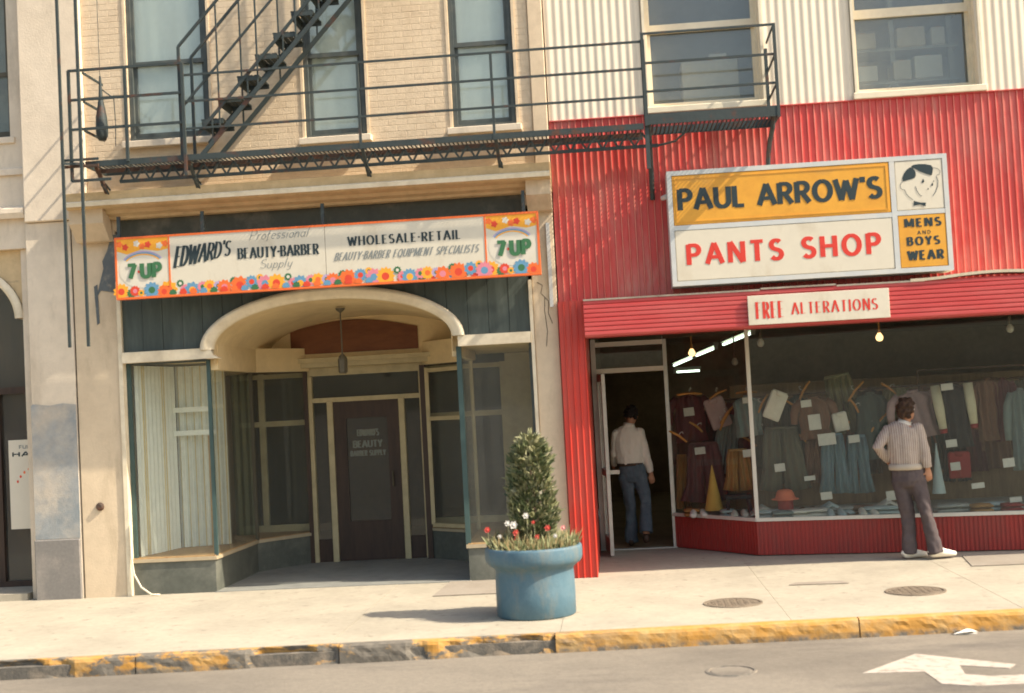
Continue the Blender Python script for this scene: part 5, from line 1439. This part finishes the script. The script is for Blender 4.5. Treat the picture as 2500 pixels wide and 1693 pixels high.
pile(1690, 1240, 40, 2.12, 'cloth_ochre', 'ochre folded clothes on the floor left of the yellow cone')
pile(1776, 1243, 34, 1.78, 'cloth_lightblue', 'pale blue folded clothes on the floor beside the black stool')
pile(1945, 1238, 44, 1.28, 'cloth_white', 'small white folded clothes just right of the orange hat')
pile(1910, 1244, 50, 1.24, 'cloth_teal', 'grey green folded clothes in front of the orange hat')
pile(2105, 1226, 56, 1.46, 'cloth_brown', 'brown folded clothes on the floor under the second jeans')
pile(2395, 1234, 50, .98, 'cloth_ochre', 'ochre folded clothes on the floor right of the dark red sweater')
pile(2470, 1236, 46, .92, 'cloth_red', 'red folded clothes on the floor at the right edge')
shoes(1972, 1222, 1.60, 'cloth_brown', 'pair of brown shoes under the narrow brown trousers')
shoes(2040, 1240, 1.22, 'cloth_lightblue', 'pair of pale blue shoes in front of the grey folded clothes')
shoes(2118, 1240, 1.18, 'cloth_white', 'pair of white shoes left of the man in striped shirt')
shoes(2438, 1214, 1.18, 'cloth_grey', 'pair of grey shoes under the maroon jacket')
for px, py, m, lb in ((2024, 1192, 'lightblue', 'pale blue draped shirt lying over the grey folded clothes'), (2165, 1205, 'white', 'white draped shirt lying behind the price card left of the man'), (1860, 1215, 'grey', 'grey draped shirt lying left of the orange hat')):
    c = at(px, py, 1.52); t_ = thing('draped_shirt', lb, 'shirt', SHOPG, (c.x, 1.52, .41))
    MB().loft([((-.17, .02, .02), .10, .015), ((-.10, .0, .06), .14, .03), ((0, 0, .12), .13, .035), ((.09, .0, .07), .14, .03), ((.18, .01, .02), .10, .015)], side=(0, 1, 0), n=20, fold=.3, nf=6).build('body', 'cloth_'+m, t_, True)
    MB().loft([((.12, -.05, .08), .05, .02), ((.20, -.14, .04), .045, .018), ((.22, -.22, .02), .04, .015)], n=12, fold=.2).build('sleeve', 'cloth_'+m, t_, True)
# shop lights
def tube_light(a, b, label):
    a = Vector(a); b = Vector(b); t = thing('tube_light', label, 'light', 'fluorescent tubes on the shop ceiling', tuple(a))
    d = b-a; n = d.normalized()
    MB().tube([n*.03, d-n*.03], .022, 10).build('tube', 'tube_light', t)
    MB().bar((0, 0, .06), tuple(d+Vector((0, 0, .06))), .09, .05).build('fitting', 'alu_light', t)
    MB().box(-.03, .03, -.03, .03, -.03, .05).build('end_cap', 'alu_light', t)
def tl(p, q_, label): tube_light(tuple(at(*p)), tuple(at(*q_)), label)
tl((1838, 812, 4.6), (1765, 842, 6.4), 'lit fluorescent tube nearest the window mullion on the shop ceiling')
tl((1748, 849, 6.9), (1700, 869, 8.6), 'lit fluorescent tube in the middle of the slanting row')
tl((1694, 872, 8.8), (1645, 893, 10.6), 'lit fluorescent tube at the far end of the slanting row')
c0 = at(1648, 909, 11.0); c1 = at(1712, 905, 11.0)
tube_light(tuple(c0), tuple(c1), 'level lit fluorescent tube deep in the shop left of the slanting row')
def bulb(px, py, Y, m, label):
    c = at(px, py, Y); t = thing('bulb', label, 'light', 'bare bulbs in the shop', tuple(c))
    MB().lathe((0, 0, 0), [(.001, -.05), (.03, -.042), (.045, -.015), (.045, .01), (.03, .035), (.018, .055)], 18).build('glass_bulb', m, t, True)
    MB().lathe((0, 0, 0), [(.018, .05), (.02, .10), (.012, .11), (.006, 2.96-c.z)], 12).build('socket', 'bronze' if m == 'bulb_off' else 'hanger_wood', t)
bulb(1689, 862, 2.9, 'bulb_lit', 'glowing bare bulb at the left in front of the fluorescent tubes')
bulb(2147, 824, 1.9, 'bulb_lit', 'glowing bare bulb hanging under the right end of the alterations sign')
bulb(1857, 838, 2.2, 'bulb_off', 'unlit bare bulb hanging right of the window mullion')
bulb(1794, 884, 3.4, 'bulb_off', 'dim bare bulb deep in the shop left of the mullion')
bulb(2466, 803, 1.7, 'bulb_off', 'unlit bare bulb near the right edge of the shop window')
# store room things behind the upstairs windows
def carton(x0, x1, y0, y1, z0, z1, m, label):
    t = thing('carton', label, 'carton', 'cartons upstairs'); MB().bbox(x0, x1, y0, y1, z0, z1, .008).build('box', m, t)
    MB().box((x0+x1)/2-.03, (x0+x1)/2+.03, y0-.003, y1, z1, z1+.003).build('tape', 'hanger_wood', t)
M('carton_a', (.42, .36, .26), .9, var=.1); M('carton_b', (.50, .47, .40), .9, var=.08)
carton(.98, 1.62, .42, .9, 5.16, 5.72, 'carton_a', 'pale carton standing inside the window behind the railed balcony')
carton(1.30, 1.50, .45, .8, 5.72, 5.80, 'carton_b', 'small flat box on top of the carton behind the balcony')
rk = thing('storage_rack', 'grey storage rack inside the upstairs window at the right', 'rack')
for x in (2.9, 3.40, 4.05): MB().box(x, x+.05, .75, .80, 5.0, 7.2).build('upright', 'blind_grey', rk)
for z in (5.02, 5.40, 5.78, 6.15): MB().box(2.85, 4.15, .70, 1.15, z-.03, z).build('shelf', 'blind_grey', rk)
MB().bar((3.0, .72, 5.05), (3.4, .72, 5.38), .02).bar((3.4, .72, 5.38), (3.8, .72, 5.05), .02).build('brace', 'blind_grey', rk)
for x0, x1, z0, z1, m, lb in ((2.93, 3.22, 5.40, 5.58, 'carton_b', 'lower left carton on the storage rack upstairs'), (2.93, 3.22, 5.78, 5.96, 'carton_a', 'upper left carton on the storage rack upstairs'), (3.46, 3.78, 5.78, 6.0, 'carton_a', 'upper middle carton on the storage rack upstairs'),
                              (3.64, 3.95, 5.40, 5.66, 'carton_b', 'lower right carton on the storage rack upstairs'), (3.40, 3.60, 5.40, 5.62, 'carton_a', 'lower middle carton on the storage rack upstairs'), (3.85, 4.0, 5.78, 5.98, 'carton_b', 'upper right carton on the storage rack upstairs')):
    carton(x0, x1, .66, 1.0, z0, z1, m, lb)

# ================================================================== people
def hand(mb, wrist, tip, thumb_side, curl=.35, s=1.0, pn=Vector((0, 1, 0))):
    """palm and five fingers from wrist towards tip; pn is the way the fingers curl"""
    w = Vector(wrist); d = (Vector(tip)-w).normalized(); side = d.cross(pn).normalized()*thumb_side
    pn = side.cross(d).normalized()*thumb_side*1.0
    palm = w+d*.085*s
    mb.loft([(tuple(w-d*.02), .024*s, .020*s), (tuple(w+d*.03*s), .034*s, .016*s), (tuple(palm), .040*s, .014*s), (tuple(palm+d*.01), .036*s, .011*s)], side=tuple(side), n=12)
    for i, (o, L) in enumerate(((.030, .070), (.010, .080), (-.011, .074), (-.030, .058))):
        b0 = palm+side*o*s-d*.01; k1 = b0+d*L*.45*s+pn*curl*.012; k2 = k1+(d*(1-curl*.6)+pn*curl).normalized()*L*.33*s; k3 = k2+(d*(1-curl)+pn*curl*1.3).normalized()*L*.28*s
        mb.tube([tuple(b0), tuple(k1), tuple(k2), tuple(k3)], [.0092*s, .0088*s, .0082*s, .0070*s], 8)
    tb = w+d*.035*s+side*.03*s; t1 = tb+(d*.6+side*.75).normalized()*.035*s; t2 = t1+(d*.9+side*.25+pn*.3).normalized()*.03*s
    mb.tube([tuple(tb-side*.012), tuple(t1), tuple(t2)], [.012*s, .0105*s, .008*s], 8)
def head(mb, c, yaw, pitch, s=1.0):
    """skull, jaw, nose, ears; faces +y at yaw 0"""
    rot = Euler((pitch, 0, yaw)).to_matrix(); c = Vector(c)
    def P(x, y, z): return c+rot @ Vector((x*s, y*s, z*s))
    def lump(p, rx, ry, rz):
        o = len(mb.v); mb.ball((0, 0, 0), rx*s, ry*s, rz*s, 16, 11)
        q_ = P(*p)
        mb.v[o:] = [tuple(q_+rot @ Vector(v)) for v in mb.v[o:]]
    lump((0, -.008, .025), .075, .092, .090); lump((0, .028, -.035), .060, .068, .075); lump((0, .055, -.085), .035, .032, .028)
    lump((0, .098, -.018), .013, .020, .022); lump((0, .090, .018), .045, .016, .014); lump((0, .090, -.058), .024, .012, .009)
    for sx in (-1, 1): lump((sx*.078, -.005, -.012), .011, .022, .034)
    return P, rot
def face_bits(P, parent):
    e = MB()
    for sx in (-1, 1):
        p = P(sx*.030, .088, .004); e.ball(tuple(p), .012, .012, .009, 10, 7)
    e.build('eyes', 'paper', parent); 
    e = MB()
    for sx in (-1, 1):
        p = P(sx*.030, .099, .004); e.ball(tuple(p), .005, .004, .005, 8, 5)
    p = P(0, .100, -.056); e.ball(tuple(p), .020, .005, .004, 8, 5)
    e.build('pupils_and_mouth', 'letter_dark', parent)
def hair_cap(name, m, P, rot, parent, puff, seed):
    h = MB(); q = random.Random(seed)
    def lump(x, y, z, r): h.ball(tuple(P(x, y, z)), r, r, r, 10, 7)
    for k in range(120):
        a = q.uniform(-PI, PI); z = q.uniform(-.075, .105)
        back = -math.cos(a)
        if back < -.15 and z < .055: continue
        if abs(math.sin(a)) > .8 and z < -.03 and back < .3: continue
        rr = math.sqrt(max(.05, 1-(max(0, z-.02)/.10)**2))
        lump(.074*rr*math.sin(a), -.008-.090*rr*back, z+.015, puff*q.uniform(.8, 1.25))
    h.ball(tuple(P(0, -.012, .03)), .082, .092, .092, 14, 9)
    o = h.build(name, m, parent); seal(o, .007, 0); rumple(o, .010, 60); return o
def figure(Y, J_, label, shirt_m, pants_m, shoe_m, hair_m, hyaw, hpitch, name='person', dy={}, feet=None, puff=.024, stripe=False, zfix=0.0):
    """J_: joint -> picture measurement; dy: joint -> depth offset"""
    J = {k: at(v[0], v[1], Y+dy.get(k, 0)) for k, v in J_.items()}
    root = thing(name, label, 'person', None, (0, 0, 0))
    J = {k: Vector((v.x, v.y, v.z+zfix)) for k, v in J.items()}
    body = MB()
    sp = (J['shR']-J['shL']); sp.z = 0; sp.normalize()
    hipw = sp
    pel, chest, neck = J['pelvis'], (J['shL']+J['shR'])/2, J['neck']
    waist = J['waist']
    body.loft([(tuple(pel-Vector((0, 0, .10))), .10, .08), (tuple(pel), .165, .115), (tuple(waist), .140, .10), (tuple(waist+(chest-waist)*.55), .165, .115), (tuple(chest-Vector((0, 0, .05))), .175, .105), (tuple(chest+Vector((0, 0, .035))), .12, .075), (tuple(neck), .055, .055)], side=tuple(sp), n=18)
    body.tube([tuple(neck-Vector((0, 0, .03))), tuple(J['head']-Vector((0, 0, .03)))], [.056, .052], 12)
    P, rot = head(body, J['head'], hyaw, hpitch)
    for s in 'LR':
        body.tube([tuple(J['sh'+s]), tuple(J['el'+s]), tuple(J['wr'+s])], [.050, .040, .027], 12)
        hd = hands[s] if (hands := J_.get('hands')) else None
        hand(body, J['wr'+s], J['ha'+s], 1 if s == 'L' else -1, .45, 1.0, Vector((0, 1, 0)) if s == 'R' else Vector((.3, 1, 0)))
        hp = pel+hipw*(.085 if s == 'R' else -.085)-Vector((0, 0, .05))
        body.tube([tuple(hp), tuple(J['kn'+s]), tuple(J['an'+s])], [.078, .052, .038], 12)
        f = J['fo'+s]; body.loft([(tuple(J['an'+s]+Vector((0, 0, .02))), .036, .040), (tuple(J['an'+s]-Vector((0, 0, .03))), .036, .045), (tuple(J['an'+s]*.5+f*.5-Vector((0, 0, .015))), .034, .03), (tuple(f), .03, .015)], side=(0, 1, 0), n=10)
    b = body.build('body', 'skin', root); seal(b, .0065, 2)
    face_bits(P, root)
    # clothes
    sh = MB()
    sh.loft([(tuple(waist-Vector((0, 0, .045))), .165, .122), (tuple(waist+Vector((0, 0, .03))), .175, .135), (tuple(waist+(chest-waist)*.5), .190, .138), (tuple(chest-Vector((0, 0, .06))), .195, .126), (tuple(chest+Vector((0, 0, .015))), .165, .10), (tuple(chest+(neck-chest)*.5), .12, .085), (tuple(chest+(neck-chest)*.75), .082, .072)], side=tuple(sp), n=26, fold=.05, nf=9)
    for s in 'LR':
        sh.ball(tuple(J['sh'+s]-Vector((0, 0, .012))), .070, .070, .066, 14, 9)
        sh.tube([tuple(J['sh'+s]-Vector((0, 0, .03))), tuple(J['sh'+s]*.5+J['el'+s]*.5), tuple(J['el'+s]), tuple(J['el'+s]*.45+J['wr'+s]*.55), tuple(J['wr'+s]+(J['el'+s]-J['wr'+s])*.06)], [.074, .064, .060, .054, .043], 14)
    o = sh.build('shirt', shirt_m, root); seal(o, .010, 2); rumple(o, .008, 12)
    cl = MB(); cl.loft([(tuple(chest+(neck-chest)*.45), .092, .082), (tuple(neck+Vector((0, 0, .015))), .070, .068), (tuple(neck+Vector((0, 0, .0))), .080, .078)], side=tuple(sp), n=18); o = cl.build('collar', shirt_m if not stripe else 'shirt_white', root, True)
    tr_ = MB()
    tr_.loft([(tuple(waist-Vector((0, 0, -.015))), .148, .112), (tuple(pel+Vector((0, 0, .03))), .178, .132), (tuple(pel-Vector((0, 0, .06))), .172, .130), (tuple(pel-Vector((0, 0, .13))), .12, .10)], side=tuple(sp), n=22)
    for s in 'LR':
        hp = pel+hipw*(.088 if s == 'R' else -.088)-Vector((0, 0, .05)); k_, a_ = J['kn'+s], J['an'+s]
        tr_.tube([tuple(hp), tuple(hp*.5+k_*.5), tuple(k_), tuple(k_*.5+a_*.5), tuple(a_-Vector((0, 0, .035)))], [.100, .084, .070, .074, .088], 16)
    o = tr_.build('trousers', pants_m, root); seal(o, .010, 2); rumple(o, .012, 11)
    if stripe:
        bt = MB(); bt.loft([(tuple(waist-Vector((0, 0, .085))), .184, .140), (tuple(waist-Vector((0, 0, .055))), .190, .146), (tuple(waist-Vector((0, 0, .02))), .182, .136)], side=tuple(sp), n=26, fold=.05, nf=9); bt.build('shirt_hem', 'hem', root, True)
    else:
        bt = MB(); bt.loft([(tuple(waist-Vector((0, 0, .05))), .172, .130), (tuple(waist-Vector((0, 0, .015))), .170, .128)], side=tuple(sp), n=22); bt.build('belt', 'shoe_brown', root, True)
    for s in 'LR':
        a_, f = J['an'+s], J['fo'+s]; hd_ = (Vector((f.x, f.y, 0))-Vector((a_.x, a_.y, 0))).normalized(); heel = a_-hd_*.065; heel.z = f.z; sd = Vector((-hd_.y, hd_.x, 0))
        so_ = MB(); z0 = f.z-.022
        heel = heel-hd_*.01
        so_.loft([(tuple(heel+Vector((0, 0, .012))), .034, .040), (tuple(heel+hd_*.03+Vector((0, 0, .035))), .046, .060), (tuple(heel+hd_*.09+Vector((0, 0, .04))), .048, .064), (tuple(heel+hd_*.17+Vector((0, 0, .022))), .052, .046), (tuple(heel+hd_*.25+Vector((0, 0, .010))), .050, .034), (tuple(heel+hd_*.305+Vector((0, 0, .003))), .03, .024)], side=tuple(sd), n=14)
        so_.build('shoe', shoe_m, root, True)
    hair_cap('hair', hair_m, P, rot, root, puff, 5)
    return root, J
figure(.26, dict(head=(2213, 1003), neck=(2209, 1032), shL=(2168, 1050), shR=(2240, 1043), elL=(2143, 1092), wrL=(2168, 1126), haL=(2180, 1136), elR=(2257, 1100), wrR=(2265, 1145), haR=(2269, 1172),
       waist=(2211, 1128), pelvis=(2217, 1160), knL=(2217, 1262), anL=(2219, 1343), foL=(2250, 1355), knR=(2262, 1258), anR=(2284, 1342), foR=(2318, 1353)),
       'person in a striped shirt and grey trousers looking into the red shop window', 'shirt_stripe', 'trousers_grey', 'shoe_white', 'hair_brown', R(-48), R(4), dy=dict(elL=-.02, wrL=.12, haL=.20, elR=-.10, wrR=-.10, haR=-.08, shL=.05, shR=-.06, knL=.05, anL=.06, foL=.12, knR=-.06, anR=-.06, foR=-.02), puff=.025, stripe=True)
figure(2.58, dict(head=(1541, 1016), neck=(1536, 1036), shL=(1506, 1058), shR=(1561, 1054), elL=(1501, 1108), wrL=(1500, 1136), haL=(1494, 1140), elR=(1577, 1115), wrR=(1589, 1156), haR=(1593, 1180),
       waist=(1538, 1128), pelvis=(1544, 1152), knL=(1540, 1236), anL=(1542, 1317), foL=(1545, 1325), knR=(1577, 1228), anR=(1577, 1294), foR=(1580, 1318)),
       'person in a white shirt and blue jeans walking in through the red shop doorway', 'shirt_white', 'denim', 'shoe_brown', 'hair_black', R(-6), R(-28), dy=dict(head=.06, elL=.02, wrL=.22, haL=.32, wrR=.03, haR=.05, knL=.05, anL=.10, foL=.25, knR=-.02, anR=-.16, foR=-.02), puff=.020)
